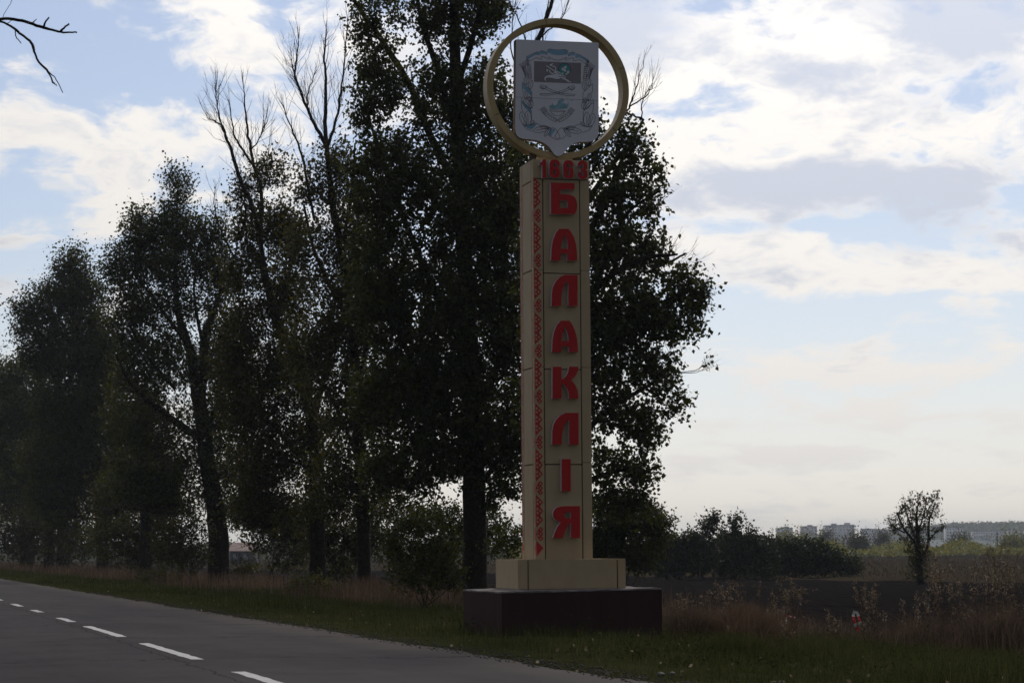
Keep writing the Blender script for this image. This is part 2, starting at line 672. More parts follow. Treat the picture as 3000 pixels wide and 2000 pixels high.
def road_mat():
    t = MT('worn_asphalt')
    v = t.coord('Object')
    fine = t.noise(v, 55, 6, .7)
    big = t.noise(v, .22, 5, .6)
    vs = t.coord('Object', (.9, .10, 1))
    streak = t.noise(vs, 1.6, 6, .6)
    c = t.ramp(fine, [(.3, (.036, .0315, .0325)), (.55, (.054, .0475, .0485)), (.8, (.086, .0755, .0745))])
    c = t.mix(t.math('MULTIPLY', t.math('SUBTRACT', big, .35, clamp=True), 1.5, clamp=True), c, (.082, .069, .068))
    c = t.mix(t.math('MULTIPLY', t.math('SUBTRACT', streak, .45, clamp=True), 1.6, clamp=True), c, (.028, .0242, .0248))
    pat = t.noise(v, .9, 5, .6)
    c = t.mix(t.math('MULTIPLY', t.math('SUBTRACT', pat, .52, clamp=True), 3.0, clamp=True), c, (.030, .0262, .0266))
    c = t.mix(t.math('MULTIPLY', t.math('SUBTRACT', .42, pat, clamp=True), 3.0, clamp=True), c, (.080, .069, .067))
    lng = t.noise(t.coord('Object', (.30, .075, 1)), 1.0, 6, .62)     # long bands: shading of grazing undulations put into the colour
    c = t.mix(t.math('MULTIPLY', t.math('SUBTRACT', lng, .52, clamp=True), 5.5, clamp=True), c, (.033, .0295, .0315))
    c = t.mix(t.math('MULTIPLY', t.math('SUBTRACT', .44, lng, clamp=True), 4.0, clamp=True), c, (.090, .077, .073))
    # wheel-worn darker tracks and a dusty edge, running with the road (local x is across it)
    sx = t.n('ShaderNodeSeparateXYZ')
    t.l(v, sx.inputs[0])
    wob = t.math('MULTIPLY_ADD', t.noise(v, .5, 4), .5, -.25)
    xx = t.math('ADD', sx.outputs[0], wob)
    edge = t.n('ShaderNodeMapRange', interpolation_type='SMOOTHSTEP')
    t.l(xx, edge.inputs['Value'])
    edge.inputs['From Min'].default_value = 6.3
    edge.inputs['From Max'].default_value = 7.6
    c = t.mix(t.math('MULTIPLY', edge.outputs['Result'], .75), c, (.094, .078, .070))
    # transverse cracks and sealed joints
    yy = t.math('ADD', sx.outputs[1], t.math('MULTIPLY_ADD', t.noise(v, .35, 6, .65), 4.5, -2.2))
    fr = t.math('PINGPONG', yy, 3.6)
    crack = t.math('LESS_THAN', fr, .055)
    yy2 = t.math('ADD', sx.outputs[0], t.math('MULTIPLY_ADD', t.noise(v, .6, 7, .7), .55, -.27))
    cr2 = t.math('LESS_THAN', t.math('ABSOLUTE', t.math('SUBTRACT', yy2, 3.78)), .014)
    cr = t.math('MAXIMUM', t.math('MULTIPLY', crack, t.math('GREATER_THAN', t.noise(v, .9, 3), .42)), cr2)
    c = t.mix(t.math('MULTIPLY', cr, .9), c, (.012, .011, .011))
    h = t.math('ADD', fine, t.math('MULTIPLY', cr, -1.0))
    MAT['road'] = t.principled(c, .88, .06, t.bump(h, .35, .01))


road_mat()


def paint_mat():
    t = MT('worn_road_paint')
    v = t.coord('Object')
    n = t.noise(v, 14, 8, .7)
    c = t.ramp(n, [(.30, (.16, .15, .145)), (.42, (.50, .485, .465)), (.7, (.64, .62, .60))])
    MAT['paint'] = t.principled(c, .7, .3, t.bump(n, .2, .005))


paint_mat()


def weathered(name, c, dirt, amount=.5, rough=.5, spec=.4, streak=(3.0, 3.0, .35)):
    t = MT(name)
    v = t.coord('Object')
    vs = t.coord('Object', streak)
    n = t.noise(vs, 2.2, 7, .65)
    n2 = t.noise(v, 1.1, 4)
    f = t.math('MULTIPLY', t.math('SUBTRACT', n, .42, clamp=True), 2.4 * amount, clamp=True)
    col = t.mix(f, c, dirt)
    col = t.mix(t.math('MULTIPLY', n2, .25), col, tuple(x * .75 for x in c))
    return t.principled(col, t.math('MULTIPLY_ADD', n, .3, rough - .15), spec, t.bump(t.noise(v, 1.6, 3), .12, .02))


MAT['panel'] = weathered('beige_panel', (.52, .40, .25), (.33, .25, .16), .5, .6, .12, (1.6, 1.6, .8))
MAT['joint'] = simple('dark_joint', (.030, .024, .020), .9, .1)
MAT['ring_tan'] = weathered('ochre_metal', (.50, .375, .175), (.24, .15, .085), .55)
MAT['red'] = weathered('red_paint', (.52, .018, .020), (.38, .016, .018), .4, .5, .25)
MAT['letter_side'] = simple('pale_letter_side', (.68, .68, .74), .5, .4, .06)
MAT['ornament'] = simple('red_ornament_print', (.52, .022, .024), .5, .4, .1, 3)
MAT['white'] = weathered('white_board', (.77, .765, .84), (.62, .60, .66), .30, .55, .2)
MAT['board_side'] = simple('brown_board_edge', (.16, .115, .085), .7, .2, .3)
MAT['ink'] = simple('dark_blue_ink', (.030, .034, .055), .6, .2, .1)
MAT['blue'] = simple('pale_blue_print', (.25, .45, .62), .5, .3, .12, 5)
MAT['flame'] = simple('turquoise_print', (.28, .50, .60), .5, .3, .15, 9)
MAT['grey'] = simple('grey_print', (.25, .235, .265), .5, .3, .06, 3)
MAT['green'] = simple('green_print', (.10, .33, .32), .5, .3, .2, 30)
MAT['plinth'] = weathered('dark_brown_plinth', (.062, .036, .035), (.040, .025, .025), .7, .85, .05)
MAT['plinth_top'] = simple('grey_mortar', (.21, .185, .18), .9, .1, .3, 7, .4)

# ------------------------------------------------------------------ terrain
ROADROT = (0, 0, PHI)


def build_ground():
    P = np.unique(np.concatenate([np.linspace(-400, -60, 12), np.linspace(-60, 0, 30), np.linspace(0, 7.4, 5), np.linspace(7.4, 32, 62),
                                  np.geomspace(32, 90, 40), np.geomspace(90, 3200, 40)]))
    Sg = np.unique(np.concatenate([np.linspace(-300, -30, 12), np.linspace(-30, 14, 22), np.linspace(14, 75, 150), np.geomspace(75, 330, 110), np.geomspace(330, 5600, 60)]))
    PP, SS = np.meshgrid(P, Sg, indexing='ij')
    ZZ = gz(PP, SS)
    pc = (PP[:-1, :-1] + PP[1:, 1:]) / 2
    sc = (SS[:-1, :-1] + SS[1:, 1:]) / 2
    edge_far = np.clip(52 + (318 - sc) * .106, 36, 78) + 1.5 * np.sin(sc * .11)
    field = (pc > 24.4 + .5 * np.sin(sc * .4)) & (pc < edge_far) & (sc > -20) & (sc < 420)
    meadow = (pc >= edge_far) | ((pc > 24) & (sc >= 420))
    # clods of the ploughed soil
    infield = (PP > 24.5) & (PP < 80) & (SS < 420) & (SS > -20)
    ZZ = ZZ + infield * (.06 * np.sin(PP * 4.4 + .4 * np.sin(SS * .1)) + .05 * _hash_noise(PP * 3.1, SS * 2.3, 9))
    V = np.stack([PP, SS, ZZ], -1).reshape(-1, 3)
    m = len(Sg)
    i, j = np.meshgrid(np.arange(len(P) - 1), np.arange(m - 1), indexing='ij')
    Fq = np.stack([i * m + j, (i + 1) * m + j, (i + 1) * m + j + 1, i * m + j + 1], -1)
    for nm, mask, mat in (('ploughed_field', field, 'field'), ('meadow', meadow & ~field, 'meadow'), ('ground', ~(field | meadow), 'soil')):
        f = Fq[mask].reshape(-1, 4)
        used, inv = np.unique(f.ravel(), return_inverse=True)
        o = npmesh(nm, V[used], inv.reshape(-1, 4), MAT[mat], smooth=True)
        o.rotation_euler = ROADROT
        o['kind'] = 'structure'


build_ground()


def build_road():
    Sg = np.unique(np.concatenate([np.linspace(-300, 14, 30), np.linspace(14, 80, 200), np.geomspace(80, 900, 160)]))
    er = 7.62 + .10 * _hash_noise(Sg * .35, Sg * 0 + 1, 3) + .04 * _hash_noise(Sg * 2.4, Sg * 0 + 4, 1)
    el = 0.30 + .06 * _hash_noise(Sg * .5, Sg * 0 + 2, 8)
    cols = [el, el + .02, el * 0 + 4.0, er - .03, er]
    zs = [-.06, 0.0, .035, 0.0, -.07]
    V = np.stack([np.stack([c, Sg, Sg * 0 + z], -1) for c, z in zip(cols, zs)], 0)
    m = len(Sg)
    F = []
    for k in range(len(cols) - 1):
        j = np.arange(m - 1)
        F.append(np.stack([k * m + j, (k + 1) * m + j, (k + 1) * m + j + 1, k * m + j + 1], -1))
    o = npmesh('road', V.reshape(-1, 3), np.concatenate(F), MAT['road'])
    o.rotation_euler = ROADROT
    o['kind'] = 'structure'
    # broken centre line: start / end of each dash read off the photograph
    ends = [((-60, 1739), (-45, 1743.5)), ((-2, 1751.5), (23, 1757.5)), ((48, 1767.5), (77, 1775)), ((105, 1785.5), (146, 1792)), ((188, 1808.5), (240, 1820)), ((262, 1833), (372, 1864)),
            ((415, 1883), (590, 1930.5)), ((668, 1967), (880, 2026))]
    r = random.Random(3)
    for a, b in ends:
        pts = []
        for q in (a, b):
            w = on_z(q[0], q[1], .036)
            pts.append(xy_to_ps(w.x, w.y))
        s0, s1 = sorted((pts[0][1], pts[1][1]))
        n = max(4, int((s1 - s0) / .35))
        Vd, Fd = [], []
        for k in range(n + 1):
            s = s0 + (s1 - s0) * k / n
            jl, jr = r.uniform(-.014, .014), r.uniform(-.014, .014)
            Vd += [(3.93 + jl, s + .06 * (1 if k == 0 else 0), .0375), (4.08 + jr, s, .0375)]
            if k:
                c = 2 * (k - 1)
                Fd.append((c, c + 1, c + 3, c + 2))
        d = pymesh('lane_dash', Vd, Fd, MAT['paint'], o)


build_road()

# ------------------------------------------------------------------ the town stele
PHI_S = R_(14.5)
SC = at(1571.0, 1637, 38.0)        # near left foot of the pillar
cs_, ss_ = math.cos(PHI_S), math.sin(PHI_S)
AX = Vector((cs_, ss_, 0))         # along the front face
BX = Vector((-ss_, cs_, 0))        # into depth
SORG = Vector((SC.x, SC.y, 0))


def face(px, py, b=0.0):
    """photograph pixel -> (a, z) on the stele's front plane at depth b"""
    d = ray(px, py)
    o = CAM - SORG
    t = (b - o.dot(BX)) / d.dot(BX)
    w = o + d * t
    return w.dot(AX), w.z


def prism(outer, holes, b0, b1, acc_v, acc_f, acc_m, m_front=0, m_side=1, back=True):
    """extrude a polygon of (a, z) from plane b0 (front) to b1 (back)"""
    loops = [outer] + holes
    pts = [p for lp in loops for p in lp]
    tris = tessellate_polygon([[Vector((p[0], p[1], 0)) for p in lp] for lp in loops])
    base = len(acc_v)
    n = len(pts)
    acc_v += [(p[0], b0, p[1]) for p in pts] + [(p[0], b1, p[1]) for p in pts]

    def area(t):
        (x0, y0), (x1, y1), (x2, y2) = (pts[k] for k in t)
        return (x1 - x0) * (y2 - y0) - (x2 - x0) * (y1 - y0)
    for t in tris:
        ar = area(t)
        if abs(ar) < 1e-12:
            continue
        if ar < 0:
            t = (t[0], t[2], t[1])
        acc_f.append(tuple(base + k for k in t))       # front looks towards -b
        acc_m.append(m_front)
        if back:
            acc_f.append(tuple(base + n + k for k in reversed(t)))
            acc_m.append(m_side)
    off = 0
    for li, lp in enumerate(loops):
        k = len(lp)
        sa = sum(lp[i][0] * lp[(i + 1) % k][1] - lp[(i + 1) % k][0] * lp[i][1] for i in range(k))
        ccw = sa > 0
        if li:
            ccw = not ccw
        for i in range(k):
            p, q = base + off + i, base + off + (i + 1) % k
            f = (p, p + n, q + n, q) if ccw else (q, q + n, p + n, p)
            acc_f.append(f)
            acc_m.append(m_side)
        off += k


def prism_obj(name, outer, holes, b0, b1, mats, parent):
    V, F, Mi = [], [], []
    prism(outer, holes, b0, b1, V, F, Mi)
    return pymesh(name, V, F, mats, parent, mat_idx=Mi)


def bevel_box(name, a0, a1, b0, b1, z0, z1, mat, parent, ch=.012):
    import bmesh
    bm = bmesh.new()
    vs = [bm.verts.new(p) for p in [(a0, b0, z0), (a1, b0, z0), (a1, b1, z0), (a0, b1, z0), (a0, b0, z1), (a1, b0, z1), (a1, b1, z1), (a0, b1, z1)]]
    for f in [(0, 3, 2, 1), (4, 5, 6, 7), (0, 1, 5, 4), (1, 2, 6, 5), (2, 3, 7, 6), (3, 0, 4, 7)]:
        bm.faces.new([vs[k] for k in f])
    if ch:
        bmesh.ops.bevel(bm, geom=list(bm.edges), offset=ch, segments=2, affect='EDGES')
    me = bpy.data.meshes.new(name)
    bm.to_mesh(me)
    bm.free()
    return link_mesh(name, me, mat, parent)


def build_stele():
    root = empty('town_stele', SORG, PHI_S, 'tall beige town stele with red vertical lettering, ringed shield on top and dark plinth', 'monument')
    a0, zb = face(1571.0, 1637)
    a1, _ = face(1736.7, 1637)
    _, zt = face(1567.5, 465.5)
    W = a1 - a0
    D = W * .93
    A = lambda px, py: face(px, py)[0]
    Z = lambda px, py: face(px, py)[1]
    # core that shows as the dark joints
    c = Acc()
    c.box((a0 + .025, .025, zb), (a1 - .025, D - .025, zt - .03))
    c.build('pillar_core', MAT['joint'], root)
    g = .007
    aL = A(1594.5, 1100)          # joint between left strip and letter panel
    aR = A(1703, 1100)
    # horizontal joints of the letter panels and of the strips
    zj = [zt] + [Z(1640, y) for y in (525.5, 801, 1081.5, 1360)] + [zb]
    zr = [zj[1]] + [Z(1715, y) for y in (630, 793, 1076, 1354)] + [zb]

    def panel(x0, x1, y0, y1, z0, z1):
        return bevel_box('panel', x0, x1, y0, y1, z0, z1, MAT['panel'], root, .006)
    t = .028
    panel(a0, a1, 0, t, zj[1] + g, zt)                            # panel behind the year
    for k in range(1, 5):
        panel(aL + g, aR - g, 0, t, zj[k + 1] + (g if k < 4 else 0), zj[k] - g)
        panel(a0, aL - g, 0, t, zr[k + 1] + (.002 if k < 4 else 0), (zj[1] - g) if k == 1 else zr[k] - .002)
        panel(aR + g, a1, 0, t, zr[k + 1] + (.0025 if k < 4 else 0), (zj[1] - g) if k == 1 else zr[k] - .0025)
    # the two flanks and the rear: frame strips and inset panels
    st = D * .17
    for side in (0, 1):
        x0, x1 = (a0, a0 + t) if side == 0 else (a1 - t, a1)
        zs = [zt, Z(1567, 527), Z(1567, 789) - .0, Z(1567, 1075), Z(1567, 1359), zb]
        panel(x0, x1, t + .0015, st - g, zb, zt)
        panel(x0, x1, D - st + g, D - t - .0015, zb, zt)
        for k in range(5):
            panel(x0, x1, st + g * 1.5, D - st - g * 1.5, zs[k + 1] + (g if k < 4 else 0), zs[k] - (g if k else 0))
    for k in range(0, 5):
        panel(a0, a1, D - t, D, zj[k + 1] + (g if k < 4 else 0), zj[k] - (g if k else 0))
    c = Acc()
    c.box((a0 + .01, .03, zt - .03), (a1 - .01, D - .03, zt - .004))
    c.build('pillar_cap', MAT['panel'], root)

    # ---- letters: outlines in pixels of the photograph, standing 9 cm proud of the panel
    def px_poly(pts, sx, sy, ox, oy, b):
        return [face(ox + x / sx, oy + y / sy, b) for x, y in pts]

    def letter(outer, holes, scale, ox, oy, proud=.085, gap=.012):
        b = -gap - proud
        return prism_obj('letter', px_poly(outer, scale, scale, ox, oy, b), [px_poly(h, scale, scale, ox, oy, b) for h in holes], b, -gap, [MAT['red'], MAT['letter_side']], root)

    def smooth(pts, corners, n=3):
        """round the vertices not listed as corners (Chaikin)"""
        cur = [(p, i in corners) for i, p in enumerate(pts)]
        for _ in range(n - 1):
            new = []
            m = len(cur)
            for i in range(m):
                (p, sharp), (pp, _), (pn, _) = cur[i], cur[i - 1], cur[(i + 1) % m]
                if sharp:
                    new.append((p, True))
                else:
                    new.append(((p[0] * .75 + pp[0] * .25, p[1] * .75 + pp[1] * .25), False))
                    new.append(((p[0] * .75 + pn[0] * .25, p[1] * .75 + pn[1] * .25), False))
            cur = new
        return [p for p, _ in cur]
    be = smooth([(460, 465), (800, 472), (800, 568), (590, 566), (590, 632), (700, 630), (800, 660), (838, 745), (836, 860), (800, 918), (460, 918)], {0, 1, 2, 3, 4, 9, 10})
    beh = smooth([(590, 724), (660, 720), (703, 745), (703, 812), (690, 831), (590, 832)], {0, 4, 5})
    letter(be, [beh], 4.9, 1520, 440)
    a_out = [(497, 645), (468, 685), (447, 740), (437, 800), (432, 905), (510, 905), (512, 848), (565, 848), (564, 905), (648, 905), (645, 840), (638, 775), (622, 715), (598, 672), (575, 645)]
    a_in = [(540, 693), (520, 755), (511, 808), (570, 808), (566, 760), (556, 720)]
    letter(a_out, [a_in], 2.8, 1460, 440)
    l_out = [(650, 1022), (545, 1022), (505, 1040), (470, 1075), (448, 1120), (439, 1175), (437, 1278), (515, 1278), (518, 1190), (530, 1130), (548, 1095), (574, 1078), (574, 1278), (650, 1278)]
    letter(l_out, [], 2.8, 1460, 440)
    # second A and the following letters, read off the next crop (origin 1500, 900, scale 3.136)
    a2 = [(447, 123), (410, 165), (387, 225), (374, 290), (367, 412), (452, 412), (455, 358), (520, 358), (521, 412), (606, 412), (604, 345), (597, 280), (580, 215), (555, 160), (530, 123)]
    a2h = [(487, 178), (464, 245), (453, 308), (520, 308), (516, 262), (503, 213)]
    letter(a2, [a2h], 3.136, 1500, 900)
    ka = [(372, 545), (455, 545), (455, 660), (470, 658), (498, 630), (518, 590), (525, 545), (610, 545), (603, 590), (583, 630), (545, 668), (580, 708), (603, 760), (612, 838), (526, 838), (519, 780), (500, 735), (475, 707), (455, 706), (455, 838), (372, 838)]
    letter(ka, [], 3.136, 1500, 900)
    l2 = [(612, 968), (492, 968), (445, 990), (405, 1030), (380, 1080), (370, 1140), (368, 1260), (456, 1260), (459, 1165), (473, 1098), (494, 1055), (525, 1030), (525, 1260), (612, 1260)]
    letter(l2, [], 3.136, 1500, 900)
    letter([(455, 1392), (540, 1392), (540, 1688), (455, 1688)], [], 3.136, 1500, 900)
    ya = smooth([(1010, 257), (880, 257), (828, 268), (806, 310), (816, 352), (866, 378), (838, 415), (822, 455), (810, 493), (882, 493), (898, 440), (918, 398), (942, 380), (942, 493), (1010, 493)], {0, 5, 8, 9, 12, 13, 14})
    yah = smooth([(942, 302), (908, 302), (886, 322), (908, 348), (942, 348)], {0, 4})
    letter(ya, [yah], 2.529, 1300, 1380)

    # ---- the year
    six = [(300, 175), (300, 90), (260, 25), (200, 0), (110, 0), (40, 30), (0, 110), (0, 430), (40, 505), (110, 530), (190, 530), (260, 505), (300, 430), (300, 285), (260, 215), (190, 200), (120, 215), (120, 110), (135, 90), (165, 90), (180, 110), (180, 175)]
    sixh = [(120, 300), (165, 290), (180, 310), (180, 420), (165, 440), (135, 440), (120, 420)]
    three = [(0, 160), (0, 90), (40, 20), (110, 0), (190, 0), (250, 30), (285, 110), (285, 200), (260, 250), (235, 262), (265, 280), (285, 330), (285, 430), (240, 505), (180, 530), (110, 530), (40, 500), (0, 430), (0, 345), (105, 345), (105, 420), (125, 440), (150, 440), (165, 420), (165, 340), (150, 315), (80, 310), (80, 220), (150, 215), (165, 195), (165, 105), (150, 85), (120, 85), (105, 105), (105, 160)]
    one = [(690, 375), (740, 355), (790, 268), (880, 270), (880, 800), (770, 798), (770, 432), (690, 430)]

    def digit(outer, holes, ox, oy, slope=.02):
        f = lambda pts: [(x + ox, y + oy + slope * x) for x, y in pts]
        o = f(outer)
        h = [f(q) for q in holes]
        b = -.012 - .085
        return prism_obj('digit', [face(1510 + x / 9.8, 440 + y / 9.8, b) for x, y in o], [[face(1510 + x / 9.8, 440 + y / 9.8, b) for x, y in q] for q in h], b, -.012, [MAT['red'], MAT['letter_side']], root)
    digit(one, [], 0, 0, 0)
    digit(six, [sixh], 975, 264)
    digit(six, [sixh], 1370, 285)
    digit(three, [], 1785, 304)

    # ---- red embroidery print on the left strip of the front and round the corner
    def motif(sw):
        """polygons of one repeat (in px of the strip width 21, downwards)"""
        k = sw / 21.5
        big = [(0, 0), (21, 21), (11.5, 34), (21, 47), (11.5, 60), (21, 73), (0, 95)]
        pol = [big]
        for cy in (100.5, 113.5, 126.5):
            pol.append([(13, cy - 8.5), (21, cy), (13, cy + 8.5), (4.5, cy)])
        pol += [[(0, 108), (7, 113.5), (0, 119)], [(2, 105), (6, 102), (10, 107), (6, 110)], [(2, 122), (6, 119), (10, 122), (6, 125)]]
        hole = []
        for cy in (21, 47, 73):
            hole.append([(12, cy - 3.8), (15.8, cy), (12, cy + 3.8), (8.2, cy)])
            hole.append([(3.0, cy - 10.5), (8.0, cy - 5.8), (3.0, cy - .8), (.4, cy - 5)])
            hole.append([(.4, cy + 4.8), (3.2, cy + 1.2), (8, cy + 6.5), (4.5, cy + 9.2)])
        for cy in (100.5, 113.5, 126.5):
            hole.append([(13, cy - 3.0), (16, cy), (13, cy + 3.0), (10, cy)])
        return [[(x * k, y * k) for x, y in p] for p in pol], [[(x * k, y * k) for x, y in p] for p in hole]
    ztop = Z(1570, 519)
    per = (Z(1570, 519) - Z(1572, 1583)) / 8.0
    kpx = per / 133.0
    pol, hol = motif(21.5 * kpx)

    def ornament(name, to3, mirror_holes=True):
        V, F, Mi = [], [], []
        for rep in range(9):
            zz = ztop - rep * per
            for lst, lift, mi in ((pol, .0015, 0), (hol, .003, 1)):
                for pi, p in enumerate(lst):
                    if rep == 8 and (pi > 0 or lst is hol):
                        continue
                    pts = p
                    if rep == 8:
                        pts = [(0, 0), (21 * kpx, 21 * kpx), (0, 46 * kpx)]
                    b = len(V)
                    V += [to3(x, zz - y, lift + (.0004 * pi if lst is pol else 0)) for x, y in pts]
                    for tri in tessellate_polygon([[Vector((x, -y, 0)) for x, y in pts]]):
                        F.append(tuple(b + q for q in tri))
                        Mi.append(mi)
        return pymesh(name, V, F, [MAT['ornament'], MAT['panel']], root, mat_idx=Mi)
    sw = st - .03
    ornament('embroidery_print', lambda x, z, l: (a0 + .006 + x, -l, z))
    ornament('embroidery_print', lambda x, z, l: (a0 - l, .006 + x * .9, z))
    ornament('embroidery_print', lambda x, z, l: (a0 - l, D - .01 - x * .9, z))

    # ---- beige block the pillar stands on
    bl0, zb0 = face(1518, 1722.5, -.30)
    bl1, _ = face(1832, 1719, -.30)
    zb0 = zb - .47
    Wb = bl1 - bl0
    bb0, bb1 = -.33, -.33 + Wb * .84
    c = Acc()
    c.box((bl0 + .025, bb0 + .025, zb0), (bl1 - .025, bb1 - .025, zb - .02))
    c.build('block_core', MAT['joint'], root)
    j1, j2 = face(1547.5, 1680, bb0)[0], face(1809, 1680, bb0)[0]
    for x0, x1 in ((bl0, j1 - g), (j1 + g, j2 - g), (j2 + g, bl1)):
        bevel_box('block_panel', x0, x1, bb0, bb0 + t, zb0, zb, MAT['panel'], root, .008)
        bevel_box('block_panel', x0, x1, bb1 - t, bb1, zb0, zb, MAT['panel'], root, .008)
    for x0, x1 in ((bl0, bl0 + t), (bl1 - t, bl1)):
        bevel_box('block_panel', x0, x1, bb0 + t + .002, bb1 - t - .002, zb0, zb, MAT['panel'], root, .008)
    bevel_box('block_top', bl0 + t + .002, bl1 - t - .002, bb0 + t + .002, bb1 - t - .002, zb - .03, zb - .004, MAT['panel'], root, 0)

    # ---- dark plinth with a mortar cap that slopes outwards
    pb0 = -.62
    pl0, _ = face(1470, 1733, pb0)
    pl1, _ = face(1939, 1724, pb0)
    Wp = pl1 - pl0
    pb1 = pb0 + Wp * .99
    zl, zr_ = zb0 - .055, zb0 - .02
    V = []
    for z_l, z_r, o in ((-.75, -.75, 0), (zl, zr_, 0)):
        V += [(pl0, pb0, z_l), (pl1, pb0, z_r), (pl1, pb1, z_r), (pl0, pb1, z_l)]
    pymesh('plinth', V, [(0, 1, 5, 4), (1, 2, 6, 5), (2, 3, 7, 6), (3, 0, 4, 7), (0, 3, 2, 1)], MAT['plinth'], root)
    r = random.Random(5)
    Vc, Fc = [], []
    n = 14

    def edge(p, q):
        return [(p[0] + (q[0] - p[0]) * k / n, p[1] + (q[1] - p[1]) * k / n, p[2] + (q[2] - p[2]) * k / n) for k in range(n)]
    cor = [(pl0, pb0, zl), (pl1, pb0, zr_), (pl1, pb1, zr_), (pl0, pb1, zl)]
    ring = sum((edge(cor[k], cor[(k + 1) % 4]) for k in range(4)), [])
    inn = [(bl0 + .03, bb0 + .03), (bl1 - .03, bb0 + .03), (bl1 - .03, bb1 - .03), (bl0 + .03, bb1 - .03)]
    rin = sum((edge((*inn[k], zb0 + .003), (*inn[(k + 1) % 4], zb0 + .003)) for k in range(4)), [])
    m = len(ring)
    Vc += [(x + r.uniform(-.008, .012), y + r.uniform(-.012, .006), z + .001) for x, y, z in ring]
    Vc += [(x, y, z + .022 + r.uniform(-.006, .008)) for x, y, z in ring]
    Vc += rin
    for k in range(m):
        q = (k + 1) % m
        Fc += [(k, q, m + q, m + k), (m + k, m + q, 2 * m + q, 2 * m + k)]
    pymesh('plinth_cap', Vc, Fc, MAT['plinth_top'], root)
    # a scuff of dry weed growing on the cap, in front of the block
    return root, a0, a1, zt, D


STELE, SA0, SA1, SZT, SD = build_stele()


def build_ring_and_shield():
    root = STELE
    b0 = .30                                        # front plane of the ring
    xl, _ = face(1427, 258, b0)
    xr, _ = face(1843, 262, b0)
    _, ztop = face(1634, 53.5, b0)
    _, zbot = face(1634, 466, b0)
    ca = (xl + xr) / 2
    rx = (xr - xl) / 2
    rz = (ztop - zbot) / 2
    cz = (ztop + zbot) / 2
    wd = face(1843, 262, b0)[0] - face(1825.5, 262, b0)[0]
    dep = .27
    n = 72
    V, F = [], []
    for k in range(n):
        a = 2 * math.pi * k / n
        c, s = math.cos(a), math.sin(a)
        for (r0, r1, b) in ((rx, rz, b0 + .004), (rx - .004, rz - .004, b0), (rx - wd + .004, rz - wd + .004, b0), (rx - wd, rz - wd, b0 + .004), (rx - wd, rz - wd, b0 + dep), (rx, rz, b0 + dep)):
            V.append((ca + r0 * c, b, cz + r1 * s))
    m = 6
    for k in range(n):
        q = (k + 1) % n
        for e in range(m):
            e2 = (e + 1) % m
            F.append((k * m + e, k * m + e2, q * m + e2, q * m + e))
    me_o = pymesh('ring', V, F, MAT['ring_tan'], root)
    # welded joints of the ring
    for ang in (100, 205, 325, 20, 268):
        a = math.radians(ang)
        acc = Acc()
        c, s = math.cos(a), math.sin(a)
        acc.tube([(ca + (rx - wd + .004) * c, b0 - .001, cz + (rz - wd + .004) * s), (ca + (rx - .004) * c, b0 - .001, cz + (rz - .004) * s)], [.004, .004], 4)
        acc.build('ring_seam', MAT['bark'], me_o)
    # two short feet between pillar and ring
    for x in (SA0 + .10, SA1 - .10):
        dx = (x - ca) / rx
        zr = cz - rz * math.sqrt(max(0, 1 - dx * dx))
        acc = Acc()
        acc.box((x - .05, b0 + .06, SZT - .02), (x + .05, b0 + .16, zr + .03))
        acc.build('ring_foot', MAT['board_side'], root)

    # ---- shield
    bs = b0 - .035
    P = lambda x, y, ox=1380, oy=30, sc=3.3366: face(ox + x / sc, oy + y / sc, bs)
    outline = [(440, 286), (1247, 319), (1246, 1195), (1242, 1220), (1228, 1248), (1205, 1270), (1170, 1284), (1120, 1288), (1060, 1289), (1012, 1299), (980, 1318), (950, 1345), (920, 1382), (895, 1410), (870, 1424), (845, 1426),
               (822, 1418), (802, 1396), (780, 1362), (752, 1328), (715, 1300), (675, 1282), (630, 1270), (560, 1262), (505, 1257), (470, 1245), (448, 1225), (436, 1195), (432, 1160)]
    V, F, Mi = [], [], []
    prism([P(*p) for p in outline], [], bs, bs + .15, V, F, Mi)
    sh = pymesh('shield', V, F, [MAT['white'], MAT['board_side']], root, mat_idx=Mi)

    E1 = lambda x, y: face(1500 + x / 7.84, 100 + y / 7.84, bs)
    E2 = lambda x, y: face(1500 + x / 7.84, 280 + y / 7.84, bs)
    lift = [0]

    def stroke_list(name, strokes, mat, w=.0062, base=.0022):
        V, F = [], []
        for pts in strokes:
            lift[0] += 1
            b = bs - base - .00001 * (lift[0] % 60)
            q = np.array(pts)
            if len(q) > 2:                       # soften
                for _ in range(1):
                    closed = np.allclose(q[0], q[-1])
                    a = q[:-1] * .75 + q[1:] * .25
                    c2 = q[:-1] * .25 + q[1:] * .75
                    mid = np.stack([a, c2], 1).reshape(-1, 2)
                    q = np.concatenate([q[:1], mid[1:-1], q[-1:]])
            t = np.gradient(q, axis=0)
            t /= np.linalg.norm(t, axis=1, keepdims=True) + 1e-9
            nn = np.stack([-t[:, 1], t[:, 0]], 1) * w / 2
            i0 = len(V)
            for (x, z), (nx, nz) in zip(q, nn):
                V += [(x + nx, b, z + nz), (x - nx, b, z - nz)]
            for k in range(len(q) - 1):
                F.append((i0 + 2 * k, i0 + 2 * k + 1, i0 + 2 * k + 3, i0 + 2 * k + 2))
        return pymesh(name, V, F, mat, sh)

    def fill(name, polys, mat, base=.0012):
        V, F = [], []
        for pi, pts in enumerate(polys):
            i0 = len(V)
            V += [(x, bs - base - .00002 * pi, z) for x, z in pts]
            for tri in tessellate_polygon([[Vector((x, z, 0)) for x, z in pts]]):
                (x0, y0), (x1, y1), (x2, y2) = (pts[k] for k in tri)
                if (x1 - x0) * (y2 - y0) - (x2 - x0) * (y1 - y0) < 0:
                    tri = (tri[0], tri[2], tri[1])
                F.append(tuple(i0 + q for q in tri))
        return pymesh(name, V, F, mat, sh)

    e1 = lambda pts: [E1(x, y) for x, y in pts]
